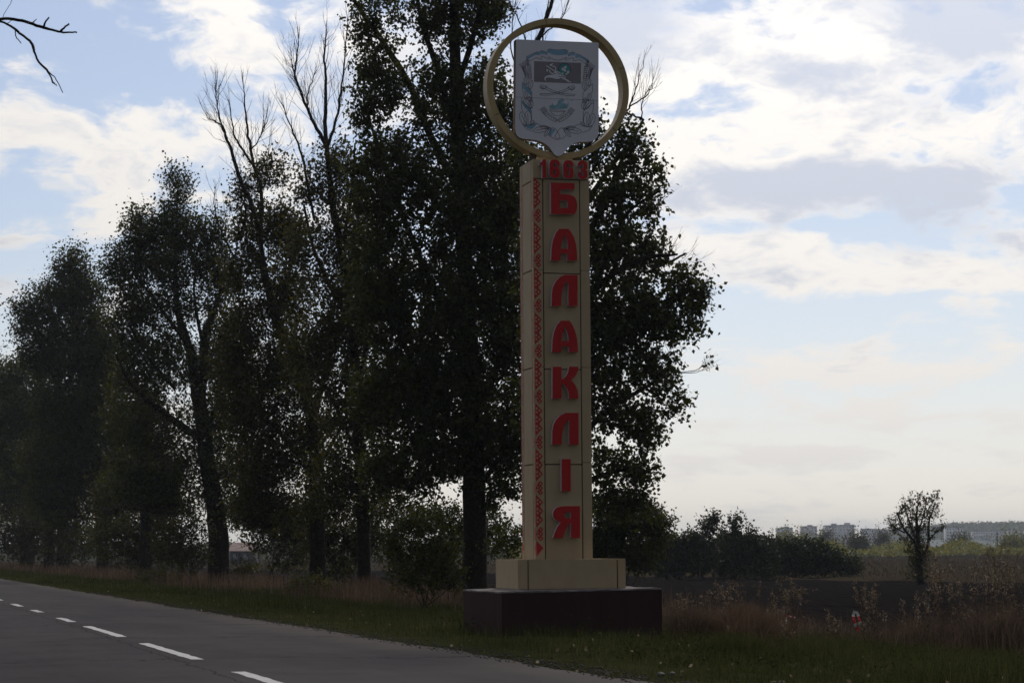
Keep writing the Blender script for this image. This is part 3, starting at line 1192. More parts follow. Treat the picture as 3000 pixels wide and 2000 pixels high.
    e2 = lambda pts: [E2(x, y) for x, y in pts]
    ink = []
    # ribbon over the top
    top_c = [(325, 545), (335, 520), (560, 415), (600, 412), (640, 435), (645, 400), (670, 386), (720, 392), (812, 436), (814, 370), (850, 340), (1050, 372), (1230, 355), (1275, 380), (1283, 460), (1380, 415), (1435, 425), (1447, 472), (1510, 455), (1740, 590), (1765, 615), (1752, 660)]
    low_c = [(385, 635), (550, 545), (600, 555), (670, 594), (692, 575), (655, 530), (690, 512), (740, 530), (850, 592), (877, 575), (828, 530), (850, 528), (960, 592), (1060, 607), (1120, 600), (1245, 538), (1266, 545), (1218, 585), (1232, 610), (1360, 550), (1435, 556), (1398, 592), (1415, 622), (1540, 590), (1600, 610), (1690, 692)]
    ink += [e1(top_c), e1(low_c), e1([(325, 545), (345, 598)])]
    for rp in [e1(p) for p in (
        [(335, 535), (560, 425), (600, 422), (640, 442), (640, 490), (545, 480), (470, 520), (350, 585)],
        [(650, 402), (672, 392), (720, 400), (812, 440), (812, 490), (740, 462), (650, 470)],
        [(822, 370), (852, 348), (1050, 380), (1230, 363), (1270, 385), (1275, 470), (1180, 480), (1050, 490), (930, 475), (870, 440), (822, 440)],
        [(1283, 468), (1380, 424), (1432, 432), (1440, 500), (1370, 490), (1283, 520)],
        [(1452, 480), (1510, 465), (1740, 598), (1758, 620), (1745, 650), (1600, 565), (1540, 545), (1452, 550)])] + [e2(p) for p in (
            [(225, 130), (430, 310), (437, 420), (390, 360), (300, 290), (235, 190)],
            [(262, 690), (330, 695), (400, 690), (520, 645), (570, 660), (500, 740), (440, 780), (370, 760)],
            [(835, 890), (870, 800), (950, 755), (1000, 790), (930, 880), (890, 940)])] + [e1([(245, 1130), (330, 1215), (440, 1300), (452, 1440), (380, 1370), (245, 1240)])]:
        fill('ribbon_print', [rp], MAT['blue'])
    # grey quarter with the caduceus, horn of plenty and flower
    fill('grey_quarter', [e1([(508, 626), (1587, 668), (1580, 1142), (503, 1100)])], MAT['grey'], .0010)

    def circ(cx, cy, r, n=18, f=e1, jag=0):
        return f([(cx + (r + (jag if k % 2 else 0)) * math.cos(2 * math.pi * k / n), cy + (r + (jag if k % 2 else 0)) * math.sin(2 * math.pi * k / n)) for k in range(n + 1)])
    fill('flower_print', [circ(1205, 815, 125, 32, e1, 22)[:-1]], MAT['green'], .0016)
    white_p = [circ(1175, 810, 42, 10, e1, -10)[:-1], circ(1225, 765, 32, 8)[:-1], circ(1290, 880, 34, 8)[:-1], circ(1160, 905, 22, 8)[:-1], circ(1215, 840, 30, 8)[:-1], circ(1250, 930, 26, 8)[:-1]]
    horn = e1([(735, 1010), (760, 965), (820, 942), (960, 925), (1010, 905), (1060, 960), (1130, 1005), (1120, 1035), (1010, 1045), (930, 1018), (840, 1008), (790, 1015), (775, 1045), (800, 1075), (785, 1092), (755, 1080), (735, 1045)])
    wingA = e1([(845, 700), (900, 675), (965, 665), (945, 700), (905, 755), (860, 730)])
    wingB = e1([(785, 790), (835, 810), (852, 835), (815, 860), (810, 905), (790, 890), (782, 830)])
    fill('white_charge_print', white_p + [horn, wingA, wingB], MAT['white'], .0019)
    stroke_list('caduceus_print', [e1([(785, 725), (1000, 870), (1060, 925), (1150, 985), (1350, 1115)]),
                                   e1([(920, 755), (960, 735), (1005, 775), (1000, 850), (1040, 870), (1085, 880), (1120, 930), (1110, 965), (1060, 960), (1015, 915), (1000, 870)]),
                                   e1([(860, 830), (875, 890), (940, 915), (1000, 880), (1040, 900), (1100, 960), (1140, 1000), (1180, 1035), (1220, 1020), (1210, 965), (1150, 945), (1120, 980), (1150, 1030), (1240, 1050), (1300, 1105)])], MAT['white'], .017, .0024)
    ink += [circ(1205, 815, 128, 40, e1, 24), e1([(785, 725), (1000, 870)]), horn + [horn[0]], wingA + [wingA[0]], wingB + [wingB[0]]]
    # crossed sabres
    for flip in (0, 1):
        T = (lambda pts: e1(pts)) if not flip else (lambda pts: e1([(2085 - x, y + (x - 1042) * -.048 + 2) for x, y in pts]))
        ink += [T([(640, 1210), (655, 1180), (690, 1170), (735, 1188), (785, 1202), (805, 1205), (800, 1222), (770, 1228), (728, 1280), (690, 1262), (650, 1235), (640, 1210)]),
                T([(665, 1215), (690, 1208), (740, 1238), (720, 1262), (680, 1245), (665, 1215)]),
                T([(770, 1210), (900, 1280), (1040, 1335), (1200, 1375), (1440, 1385), (1446, 1402), (1436, 1422), (1300, 1422), (1150, 1400), (1060, 1375), (940, 1345), (840, 1300), (748, 1250)])]
    # bowl with the flame and two ears
    ink += [e2([(868, 332), (1220, 348), (1238, 382), (850, 362), (868, 332)]), e2([(885, 372), (930, 425), (1040, 484), (1150, 440), (1205, 384)])]
    fill('flame_print', [e2([(855, 265), (865, 215), (900, 235), (920, 180), (950, 190), (945, 230), (1010, 220), (1040, 200), (1060, 120), (1120, 80), (1205, 95), (1190, 130), (1150, 170), (1165, 190), (1220, 170), (1215, 210), (1270, 195), (1305, 150), (1300, 215), (1270, 300), (1180, 305), (1060, 318), (960, 318), (880, 312)]),
                         e2([(1330, 128), (1380, 100), (1410, 108), (1360, 125)])], MAT['flame'])
    for flip in (0, 1):
        T = (lambda pts: e2(pts)) if not flip else (lambda pts: e2([(2085 - x, y + (1042 - x) * .05) for x, y in pts]))
        for k in range(5):
            ink.append(T([(640 + k * 22, 312 - k * 14), (760 + k * 14, 440 - k * 22)]))
        ink.append(T([(700, 390), (760, 455), (860, 540), (960, 595), (1010, 606), (1035, 575), (1030, 545), (960, 490), (860, 425), (790, 370)]))
        for k in range(5):
            x, y = 790 + k * 50, 430 + k * 32
            ink.append(T([(x, y - 20), (x + 22, y + 10), (x + 4, y + 36)]))
            ink.append(T([(x + 22, y + 10), (x + 50, y + 14)]))
    # side garlands: wheat on top, ribbon windings and oak leaves below (left, then mirrored on the right)
    def leafline(cx, cy, L, Wd, ang, f, n=7):
        ca_, sa_ = math.cos(ang), math.sin(ang)
        pts = []
        for k in range(2 * n + 1):
            tt = k / n if k <= n else 2 - k / n
            sgn = 1 if k <= n else -1
            ww = Wd * math.sin(math.pi * min(1, tt * .92 + .04)) ** .8 * (1 if k % 2 else .80) * sgn
            x, y = tt * L, ww
            pts.append((cx + x * ca_ - y * sa_, cy + x * sa_ + y * ca_))
        return [f(pts), f([(cx, cy), (cx + .8 * L * ca_, cy + .8 * L * sa_)])]
    for flip in (0, 1):
        def T1(pts):
            return e1(pts) if not flip else e1([(2085 - x, y + (1042 - x) * .048) for x, y in pts])

        def T2(pts):
            return e2(pts) if not flip else e2([(2085 - x, y + (1042 - x) * .048) for x, y in pts])
        for k in range(7):
            ink.append(T1([(165 + k * 30, 690 - k * 18), (262 + k * 14, 830 - k * 20)]))
        for k in range(3):
            ink.append(T1([(332 + k * 24, 585 - k * 8), (365 + k * 15, 720)]))
        for (cx, cy, L, ang) in ((335, 1000, 240, -1.90), (415, 1050, 330, -1.66)):
            for k in range(7):
                q = k / 7
                x, y = cx + L * q * math.cos(ang), cy + L * q * math.sin(ang)
                for sg in (-1, 1):
                    ink.append(T1([(x, y), (x + sg * 40, y - 22), (x + sg * 32, y - 68), (x + sg * 4, y - 40)]))
        ink += leafline(340, 1170, 190, 55, -1.75, T1) + leafline(405, 1270, 215, 55, -1.35, T1)
        ink += [T1([(245, 1100), (232, 1180), (240, 1280), (262, 1330)]), T1([(255, 1120), (320, 1195), (420, 1280), (455, 1340), (458, 1500)])]
        ink += leafline(340, 1500, 185, 50, -1.85, T1) + leafline(450, 1550, 130, 45, -2.1, T1)
        ink += leafline(430, 290, 270, 65, -2.2, T2) + leafline(445, 300, 230, 55, -1.65, T2)
        ink += [T2([(235, 45), (212, 120), (220, 310), (260, 385)]), T2([(222, 125), (330, 220), (430, 310), (450, 380), (452, 560)])]
        ink += leafline(320, 690, 340, 80, -1.95, T2, 9) + leafline(375, 690, 350, 85, -1.62, T2, 9) + leafline(415, 670, 130, 40, -.75, T2, 5)
        ink += [T2([(240, 660), (300, 745), (370, 790), (465, 822)]), T2([(240, 655), (320, 692), (400, 688), (500, 640), (560, 635), (650, 685)])]
        ink += leafline(850, 745, 380, 75, 2.95, T2, 9) + leafline(850, 745, 220, 45, 3.28, T2, 7) + leafline(890, 735, 260, 45, 2.18, T2, 7)
        ink += [T2([(835, 900), (900, 960), (980, 1000), (1042, 1015)]), T2([(860, 860), (900, 770), (940, 735), (1000, 765), (1042, 830), (1042, 850)]), T2([(1042, 830), (1010, 890), (980, 940), (1000, 980), (1042, 985)])]
    stroke_list('emblem_line', ink, MAT['ink'], .0062)
    # the joint across the board and a few screw heads
    stroke_list('board_joint', [[E1(70, 1448), E1(1985, 1528)]], MAT['joint'], .004)
    return root


build_ring_and_shield()

# ------------------------------------------------------------------ trees
def z_row(px, p=18.5):
    return p / ((px - 1500) / F_PX * cphi + sphi)


def resample(pts, step):
    pts = np.asarray(pts, float)
    out = [pts[0]]
    for a, b in zip(pts[:-1], pts[1:]):
        n = max(1, int(np.linalg.norm(b - a) / step))
        for k in range(1, n + 1):
            out.append(a + (b - a) * k / n)
    return np.array(out)


def curve_pts(P, n=4, r=None, wob=.0):
    """Catmull-Rom through points with radius as the fourth column"""
    P = np.asarray(P, float)
    Q = np.concatenate([2 * P[:1] - P[1:2], P, 2 * P[-1:] - P[-2:-1]])
    out = []
    for i in range(len(P) - 1):
        p0, p1, p2, p3 = Q[i:i + 4]
        for k in range(n):
            t = k / n
            out.append(.5 * ((2 * p1) + (-p0 + p2) * t + (2 * p0 - 5 * p1 + 4 * p2 - p3) * t * t + (-p0 + 3 * p1 - 3 * p2 + p3) * t ** 3))
    out.append(P[-1])
    out = np.array(out)
    if wob and r is not None:
        out[1:-1, :3] += r.normal(size=(len(out) - 2, 3)) * wob
    out[:, 3] = np.maximum(out[:, 3], .003)
    return out


def bare_twigs(paths, r, count, length, rad, up=.9):
    """thin dead twigs along the given paths, with a second order"""
    A, B, C, r0 = [], [], [], []
    src = []
    for P in paths:
        n = len(P)
        for k in range(n):
            q = k / max(1, n - 1)
            if q > .12:
                src.append((P[k], (P[min(k + 1, n - 1)] - P[max(k - 1, 0)])[:3], q))
    lvl2 = []
    for _ in range(count):
        p, t, q = src[r.integers(len(src))]
        t = t / (np.linalg.norm(t) + 1e-9)
        d = t * .8 + r.normal(size=3) * .42 + np.array([0, 0, up * .45])
        d /= np.linalg.norm(d)
        L = length * r.uniform(.35, 1.0) * (1.15 - .6 * q)
        a = p[:3]
        b = a + d * L * .5 + r.normal(size=3) * L * .04
        d2 = d + np.array([0, 0, .35]) + r.normal(size=3) * .12
        d2 /= np.linalg.norm(d2)
        c = b + d2 * L * .5
        A.append(a), B.append(b), C.append(c), r0.append(min(p[3] * .6, rad))
        lvl2.append((b, d2, L))
    for b, d2, L in lvl2:
        for _ in range(2):
            d = d2 + r.normal(size=3) * .45 + np.array([0, 0, .2])
            d /= np.linalg.norm(d)
            l = L * r.uniform(.2, .5)
            A.append(b + d2 * L * r.uniform(0, .3)), B.append(A[-1] + d * l * .5), C.append(A[-1] + d * l + np.array([0, 0, .06 * l])), r0.append(rad * .45)
    r0 = np.array(r0)
    return tubes3(np.array(A), np.array(B), np.array(C), r0, r0 * .35)


DENS = {33: (1.4, 1.05), 44: (1.5, 1.1), 55: (1.55, 1.15), 66: (1.6, 1.2), 77: (1.5, 1.2), 88: (1.4, 1.2), 89: (1.5, 1.2), 90: (2.0, 1.3), 22: (1.05, .78), 11: (1.1, .95),
        202: (1.6, 1.2), 203: (1.3, 1.1), 204: (1.3, 1.1), 205: (1.4, 1.1), 101: (1.0, 1.0)}


def make_tree(name, label, Z, base_px, trunk, limbs, blobs, leaf=.11, mat='leaf_poplar', seed=1, group=None, cat='tree', bark='bark', bare=(), bare_n=0, bare_len=1.6,
              dscale=1.0, twig=.022, spread=.42, sub=5, ground=None):
    """px polylines [(x, y, width_px)] are set out at the tree's own distance Z"""
    r = np.random.default_rng(seed)
    sc = Z / F_PX
    bx = at(base_px, 1500, Z)
    g0 = gxy(bx.x, Z) if ground is None else ground
    loc = np.array([bx.x, Z, g0])
    root = empty(name, tuple(loc), 0, label, cat, group)

    def to_w(pl, y0=0.0, y1=0.0):
        out = []
        for k, (x, y, w) in enumerate(pl):
            q = k / max(1, len(pl) - 1)
            Y = Z + y0 + (y1 - y0) * q
            v = at(x, y, Y)
            out.append((v.x, Y, v.z, w * sc * .5))
        return np.array(out)
    T = to_w(trunk)
    T = np.concatenate([[[loc[0] + (T[0, 0] - loc[0]) * .6, Z, g0 - .3, T[0, 3] * 1.35]], [[loc[0] + (T[0, 0] - loc[0]) * .7, Z, g0 + .35, T[0, 3] * 1.08]], T])
    T = curve_pts(T, 5, r, .012 * Z / 80)
    paths = [T]
    for L in limbs:
        yo = r.uniform(-1, 1) * dscale
        P = to_w(L, 0, yo * 1.8)
        paths.append(curve_pts(P, 5, r, .010 * Z / 80))
    acc = Acc()
    for k, P in enumerate(paths):
        acc.tube(P[:, :3] - loc, P[:, 3], 9 if k == 0 else 6)
    acc.build('trunk', MAT[bark], root, smooth=True)
    # bare (dead) upper limbs are a part of their own
    bpaths = []
    if bare:
        acc = Acc()
        for L in bare:
            yo = r.uniform(-1, 1) * dscale
            P = curve_pts(to_w(L, yo * .3, yo * 1.2), 5, r, .014 * Z / 80)
            bpaths.append(P)
            acc.tube(P[:, :3] - loc, P[:, 3], 5)
        Vt, Ft = bare_twigs(bpaths, r, bare_n, bare_len, .008 * Z / 70)
        acc.add(Vt - loc, Ft)
        tag(acc.build('bare_branches', MAT['dead_wood'], root, smooth=True), kind='stuff')
    # foliage: clusters in the crown's lobes, each on a twig that leaves the nearest limb
    if blobs:
        Sk = np.concatenate([np.concatenate([resample(P[:, :3], .35)]) for P in paths + bpaths])
        C, Rr, NL = [], [], []
        for b in blobs:
            cx, cy, rx, ry, n, nl = b[:6]
            dn = DENS.get(seed, (1, 1))
            low = 1.35 if (cy > 1050 and seed in (33, 44, 55, 66, 11)) else 1.0
            n, nl = int(n * dn[0] * low * 1.40), nl * dn[1] * .60
            dd = b[6] if len(b) > 6 else 0
            u = r.normal(size=(n, 3))
            u /= np.linalg.norm(u, axis=1, keepdims=True)
            u *= r.uniform(0, 1, (n, 1)) ** .42
            cen = at(cx, cy, Z + dd)
            dr = np.sqrt(rx * ry) * .85 if ry > rx else rx
            C.append(np.stack([cen.x + u[:, 0] * rx * sc, cen.y + u[:, 1] * dr * sc * dscale, cen.z + u[:, 2] * ry * sc], 1))
            NL.append(np.full(n, nl))
        C = np.concatenate(C)
        NL = np.concatenate(NL)
        keep = C[:, 2] > g0 + .2
        C, NL = C[keep], NL[keep]
        first = np.sqrt(((C[:, None, :] - Sk[None, ::3]) ** 2).sum(2)).min(1)
        order = np.argsort(first)
        C, NL = C[order], NL[order]
        nodes = Sk
        Aa = np.zeros_like(C)
        mid = np.zeros_like(C)
        for idx in np.array_split(np.arange(len(C)), 7):
            if not len(idx):
                continue
            c = C[idx]
            D2 = np.sqrt(((c[:, None, :] - nodes[None]) ** 2).sum(2)) + np.maximum(0, nodes[None, :, 2] - c[:, None, 2] + .2) * .9
            Aa[idx] = nodes[D2.argmin(1)]
            ln = np.linalg.norm(c - Aa[idx], axis=1, keepdims=True)
            m_ = (Aa[idx] + c) * .5 + r.normal(size=c.shape) * ln * .07
            m_[:, 2] -= ln[:, 0] * .07
            m_[:, :2] += (c - Aa[idx])[:, :2] * .08
            mid[idx] = m_
            nodes = np.concatenate([nodes, c, m_])
        Ln = np.linalg.norm(C - Aa, axis=1, keepdims=True)
        acc = Acc()
        rr = np.clip(Ln[:, 0] * .012, .006, twig)
        Vt, Ft = tubes3(Aa, mid, C, rr, rr * .4)
        acc.add(Vt - loc, Ft)
        # sub twigs
        k = sub
        dirs = (C - mid)
        dirs /= np.linalg.norm(dirs, axis=1, keepdims=True) + 1e-9
        d = dirs[:, None, :] * .9 + r.normal(size=(len(C), k, 3)) * .50 + np.array([0, 0, .55])
        d /= np.linalg.norm(d, axis=2, keepdims=True)
        SL = spread * 1.45 * r.uniform(.5, 1.6, (len(C), k, 1)) * (leaf / .11) ** .7
        Sa = C[:, None, :] - dirs[:, None, :] * SL * .5 * r.uniform(0, 1, (len(C), k, 1))
        Se = Sa + d * SL
        Sa2, Se2 = Sa.reshape(-1, 3), Se.reshape(-1, 3)
        # each sub twig is a slim two-sided sliver of wood
        wv = np.cross(Se2 - Sa2, r.normal(size=Sa2.shape))
        wv *= .0045 * leaf / .11 / (np.linalg.norm(wv, axis=1, keepdims=True) + 1e-9)
        Vt = np.stack([Sa2 - wv, Sa2 + wv, Se2], 1).reshape(-1, 3)
        acc.add(Vt - loc, np.arange(len(Vt)).reshape(-1, 3))
        acc.build('branches', MAT[bark], root)
        reps = np.maximum(1, (NL[:, None] / k * r.uniform(.5, 1.5, (len(C), k))).astype(int)).reshape(-1)
        A_ = np.repeat(Sa2, reps, 0)
        E_ = np.repeat(Se2, reps, 0)
        q = r.uniform(.1, 1.06, (len(A_), 1))
        Pn = A_ + (E_ - A_) * q + r.normal(size=A_.shape) * spread * .16 * (leaf / .11) ** .7
        V, F = leaves(Pn - loc, leaf, .5, seed + 77)
        npmesh('crown', V, F, MAT[mat], root)
    return root


def build_trees():
    grp = 'poplars lining the road'
    Z1 = z_row(1390)
    make_tree('poplar_tree', 'largest dark poplar, thick trunk behind the stele plinth, crown cut by the picture top', Z1, 1392,
              [(1392, 1640, 74), (1388, 1400, 66), (1380, 1150, 58), (1368, 900, 50), (1352, 600, 44), (1338, 300, 38), (1330, 60, 30), (1326, -200, 22), (1322, -520, 8)],
              [[(1350, 560, 26), (1270, 420, 22), (1205, 260, 20), (1120, 120, 17), (1030, -10, 12), (980, -120, 6)],
               [(1345, 420, 22), (1280, 200, 18), (1235, 60, 14), (1200, -120, 8)],
               [(1336, 260, 20), (1400, 60, 15), (1440, -150, 8)],
               [(1375, 1050, 26), (1250, 800, 20), (1150, 560, 15), (1080, 350, 8)],
               [(1385, 1250, 24), (1480, 1000, 18), (1530, 700, 10), (1500, 420, 6)],
               [(1388, 1330, 22), (1240, 1120, 17), (1130, 900, 10)],
               [(1390, 1420, 18), (1300, 1320, 12), (1180, 1270, 7)],
               [(1390, 1450, 16), (1470, 1330, 11), (1530, 1240, 6)]],
              [(1330, 20, 150, 150, 110, 70), (1110, 60, 80, 110, 36, 54), (1240, 40, 60, 110, 18, 50), (1060, 110, 28, 60, 8, 50), (1430, 40, 65, 70, 26, 50), (1330, -250, 220, 200, 60, 60),
               (1105, 250, 75, 130, 62, 66), (1060, 350, 38, 60, 14, 60), (1290, 310, 130, 150, 96, 66), (1420, 330, 90, 180, 80, 66), (1500, 380, 50, 110, 22, 60),
               (1150, 560, 130, 190, 160, 76), (1360, 620, 170, 230, 250, 80), (1490, 640, 80, 230, 100, 70), (1130, 850, 120, 200, 150, 80), (1330, 950, 200, 230, 280, 84), (1500, 980, 80, 230, 105, 72),
               (1180, 1150, 150, 160, 150, 70), (1370, 1230, 170, 170, 170, 72), (1510, 1280, 70, 150, 46, 60), (1230, 1380, 150, 90, 80, 56), (1440, 1420, 100, 80, 42, 54), (1120, 1380, 60, 90, 26, 50)],
              leaf=.118, seed=11, group=grp, spread=.36)
    Z2 = z_row(1618)
    make_tree('poplar_tree', 'poplar standing behind the stele, leafy crown spreading out to the right of the pillar', Z2, 1632,
              [(1632, 1650, 60), (1634, 1400, 52), (1636, 1100, 44), (1634, 800, 36), (1628, 600, 28), (1626, 420, 20), (1616, 340, 15)],
              [[(1636, 1250, 26), (1750, 1050, 20), (1900, 900, 13), (2010, 800, 7), (2090, 880, 3)],
               [(1636, 1050, 26), (1740, 850, 20), (1880, 760, 14), (1985, 745, 6)],
               [(1634, 900, 24), (1730, 680, 18), (1800, 520, 12), (1850, 400, 7)],
               [(1632, 760, 22), (1740, 560, 16), (1845, 420, 11), (1885, 350, 7)],
               [(1638, 1350, 22), (1780, 1200, 16), (1900, 1130, 10), (1960, 1080, 5)],
               [(1636, 1480, 22), (1740, 1400, 16), (1850, 1370, 8)],
               [(1630, 700, 18), (1560, 520, 12), (1520, 380, 6)],
               [(1740, 850, 12), (1830, 640, 9), (1930, 560, 6)],
               [(1900, 900, 9), (1975, 870, 6), (2040, 850, 3)],
               [(1640, 1300, 12), (1550, 1150, 8), (1500, 1000, 4)]],
              [(1640, 560, 90, 170, 70, 52), (1730, 420, 55, 70, 26, 44), (1850, 420, 62, 70, 30, 40), (1800, 560, 110, 120, 84, 52), (1910, 560, 42, 120, 28, 36), (1935, 500, 18, 20, 3, 26),
               (1780, 740, 120, 120, 96, 56), (1900, 760, 70, 90, 42, 46), (2000, 850, 70, 70, 40, 40), (1800, 920, 130, 120, 110, 60), (1950, 940, 110, 85, 80, 48), (2050, 890, 34, 55, 14, 34), (2070, 850, 12, 36, 5, 22),
               (1800, 1080, 120, 110, 84, 54), (1920, 1100, 80, 85, 48, 44), (1980, 1190, 36, 50, 12, 34), (1800, 1230, 110, 80, 60, 50), (1900, 1260, 60, 70, 30, 42), (1800, 1370, 100, 70, 44, 44), (1880, 1400, 50, 60, 20, 38),
               (1600, 850, 90, 250, 90, 50), (1600, 1200, 90, 200, 60, 50), (1540, 500, 60, 90, 26, 44), (1790, 1480, 90, 50, 34, 44), (1860, 1490, 60, 40, 20, 40), (2075, 1070, 16, 12, 3, 20)],
              leaf=.125, seed=22, group=grp, spread=.30,
              bare=[[(1626, 420, 15), (1660, 330, 13), (1690, 300, 10), (1720, 260, 6)],
                    [(1616, 340, 20), (1555, 170, 17), (1580, 110, 16), (1612, 20, 12), (1640, -90, 7)],
                    [(1600, 300, 10), (1590, 140, 6), (1600, 40, 4), (1625, -60, 3)],
                    [(1885, 350, 6), (1838, 330, 6), (1845, 310, 6), (1862, 262, 3.5), (1885, 180, 1.5)], [(1845, 312, 5), (1890, 285, 4), (1912, 255, 2)], [(1880, 350, 4.5), (1882, 300, 3), (1905, 250, 1.6)],
                    [(1890, 800, 8), (1985, 755, 7), (2008, 742, 6)], [(1975, 772, 2), (2000, 776, 2), (2020, 778, 1.5)], [(1958, 780, 4), (1962, 720, 3)],
                    [(1616, 340, 8), (1510, 190, 5), (1500, 90, 3.5), (1512, -20, 2)], [(1555, 170, 6), (1520, 60, 4), (1490, 0, 2.5)], [(1580, 110, 5), (1640, 60, 3.5), (1672, -10, 2)]],
              bare_n=95, bare_len=1.5)
    Z3 = z_row(1065)
    make_tree('poplar_tree', 'dead-topped tree, bare upright stems fanning out left of the tallest poplar', Z3, 1066,
              [(1066, 1640, 40), (1060, 1450, 36), (1050, 1250, 32), (1035, 1000, 28), (1005, 760, 24), (975, 600, 20), (958, 450, 15)],
              [[(1045, 1150, 18), (1100, 900, 12), (1120, 700, 7)], [(1030, 950, 16), (930, 760, 11), (890, 600, 7)], [(1060, 1380, 15), (990, 1200, 10), (930, 1100, 5)],
               [(1000, 740, 12), (1030, 560, 9), (1040, 420, 5)], [(1062, 1420, 12), (1130, 1300, 8), (1170, 1220, 4)]],
              [(985, 520, 90, 110, 55, 36), (905, 560, 60, 70, 22, 34), (1020, 700, 90, 140, 85, 46), (900, 760, 90, 120, 62, 40), (1040, 930, 110, 160, 130, 58), (940, 1050, 110, 150, 95, 50), (1060, 1200, 110, 130, 88, 52), (1010, 1390, 120, 90, 52, 44), (1130, 1400, 60, 70, 20, 40), (980, 1480, 120, 60, 34, 40), (1100, 1490, 60, 50, 18, 40)],
              leaf=.122, mat='leaf_dull', seed=33, group=grp, spread=.5,
              bare=[[(958, 450, 16), (952, 380, 13), (955, 250, 9), (950, 160, 6), (958, 60, 2)], [(952, 420, 13), (915, 350, 10), (880, 270, 8), (865, 210, 6), (875, 120, 3)],
                    [(960, 430, 11), (985, 350, 8), (1002, 250, 6), (1012, 150, 4), (1018, 60, 2)], [(905, 335, 6), (900, 280, 4), (925, 210, 2)], [(880, 270, 5), (858, 200, 3), (852, 150, 1.5)],
                    [(920, 640, 9), (890, 480, 7), (860, 390, 5), (826, 305, 3)]],
              bare_n=170, bare_len=1.9)
    Z4 = z_row(930)
    make_tree('poplar_tree', 'leaning grey tree, forked dead limbs reaching over thin foliage to its left', Z4, 930,
              [(930, 1640, 46), (928, 1450, 42), (915, 1250, 36), (880, 1080, 30), (835, 1000, 26), (804, 930, 22)],
              [[(915, 1250, 20), (960, 1050, 14), (985, 850, 8)], [(804, 930, 15), (850, 780, 11), (880, 640, 6)], [(928, 1420, 16), (830, 1280, 11), (740, 1200, 6)], [(925, 1380, 14), (1000, 1250, 9), (1040, 1150, 5)],
               [(700, 700, 7), (720, 620, 5), (700, 560, 3)], [(804, 930, 18), (778, 830, 16), (752, 740, 14)]],
              [(790, 520, 55, 60, 26, 30), (720, 570, 50, 50, 16, 26), (770, 680, 90, 90, 62, 38), (690, 600, 30, 25, 5, 22), (840, 700, 60, 100, 50, 40), (720, 820, 70, 90, 48, 38), (830, 900, 90, 110, 84, 48), (720, 1000, 80, 120, 70, 44),
               (850, 1100, 110, 120, 96, 50), (750, 1220, 100, 100, 62, 42), (900, 1290, 110, 100, 66, 46), (780, 1400, 110, 90, 50, 40), (960, 1440, 70, 60, 18, 38), (760, 1500, 90, 60, 40, 36), (860, 1500, 90, 60, 34, 36), (780, 1330, 120, 110, 60, 34), (680, 1130, 60, 110, 34, 32)],
              leaf=.128, mat='leaf_dull', seed=44, group=grp, spread=.52,
              bare=[[(804, 930, 20), (775, 780, 17), (760, 690, 14), (740, 610, 13), (700, 510, 12), (668, 420, 9), (650, 370, 6), (608, 345, 2)], [(765, 700, 14), (765, 560, 11), (745, 490, 10), (728, 400, 8), (718, 320, 5), (712, 245, 2)],
                    [(668, 420, 6), (645, 350, 5), (635, 290, 3), (632, 250, 1.5)], [(745, 490, 8), (705, 430, 7), (685, 390, 5), (672, 300, 2)], [(735, 440, 5), (765, 400, 3), (785, 350, 1.5)],
                    [(690, 760, 6), (650, 680, 5), (630, 620, 3.5), (628, 560, 1.5)], [(745, 480, 4), (780, 470, 3), (792, 380, 1.5)]],
              bare_n=190, bare_len=2.2)
    Z5 = z_row(640)
    make_tree('broad_tree', 'broad forked tree, narrow leafy tip and open crown over a split dark trunk', Z5, 642,
              [(640, 1600, 62), (628, 1480, 54), (606, 1340, 48), (590, 1220, 44), (574, 1120, 38), (558, 1030, 28), (528, 940, 22), (515, 860, 18), (516, 700, 10), (520, 560, 5)],
              [[(585, 1200, 32), (596, 1060, 30), (605, 970, 28), (632, 900, 16), (655, 820, 8), (660, 740, 5)], [(600, 1290, 26), (520, 1240, 22), (440, 1180, 18), (380, 1120, 10), (340, 1040, 6)],
               [(602, 1270, 20), (640, 1180, 16), (668, 1130, 12), (700, 1050, 6)], [(556, 1020, 14), (470, 900, 10), (390, 800, 5)], [(618, 1420, 18), (690, 1330, 12), (740, 1280, 6)],
               [(598, 1020, 12), (570, 880, 8), (575, 740, 5)], [(514, 1140, 12), (430, 1040, 9), (370, 930, 5)]],
              [(520, 550, 42, 55, 30, 24), (505, 640, 45, 50, 26, 26), (400, 650, 30, 30, 10, 24), (430, 690, 70, 60, 52, 32), (540, 690, 90, 60, 66, 34), (640, 700, 50, 70, 30, 32), (380, 780, 70, 80, 54, 36), (500, 780, 110, 80, 96, 40), (640, 810, 70, 80, 56, 38), (330, 800, 30, 70, 16, 30),
               (460, 900, 110, 80, 66, 34), (380, 920, 70, 110, 60, 40), (660, 960, 70, 110, 56, 38), (560, 900, 70, 60, 22, 28), (420, 1080, 100, 100, 74, 40), (690, 1140, 80, 120, 66, 40), (560, 1090, 100, 90, 44, 30), (500, 1020, 70, 70, 30, 28), (640, 1060, 60, 80, 30, 30), (590, 1230, 100, 70, 36, 30),
               (430, 1250, 110, 100, 72, 40), (640, 1310, 110, 90, 48, 36), (520, 1380, 130, 80, 52, 36), (720, 1440, 70, 80, 20, 34), (420, 1430, 110, 90, 56, 40), (560, 1480, 120, 60, 34, 34), (700, 1500, 70, 60, 30, 34), (690, 1380, 80, 80, 34, 34)],
              leaf=.150, seed=55, group='roadside trees receding to the left', spread=.55, mat='leaf_poplar')
    Z6 = z_row(300)
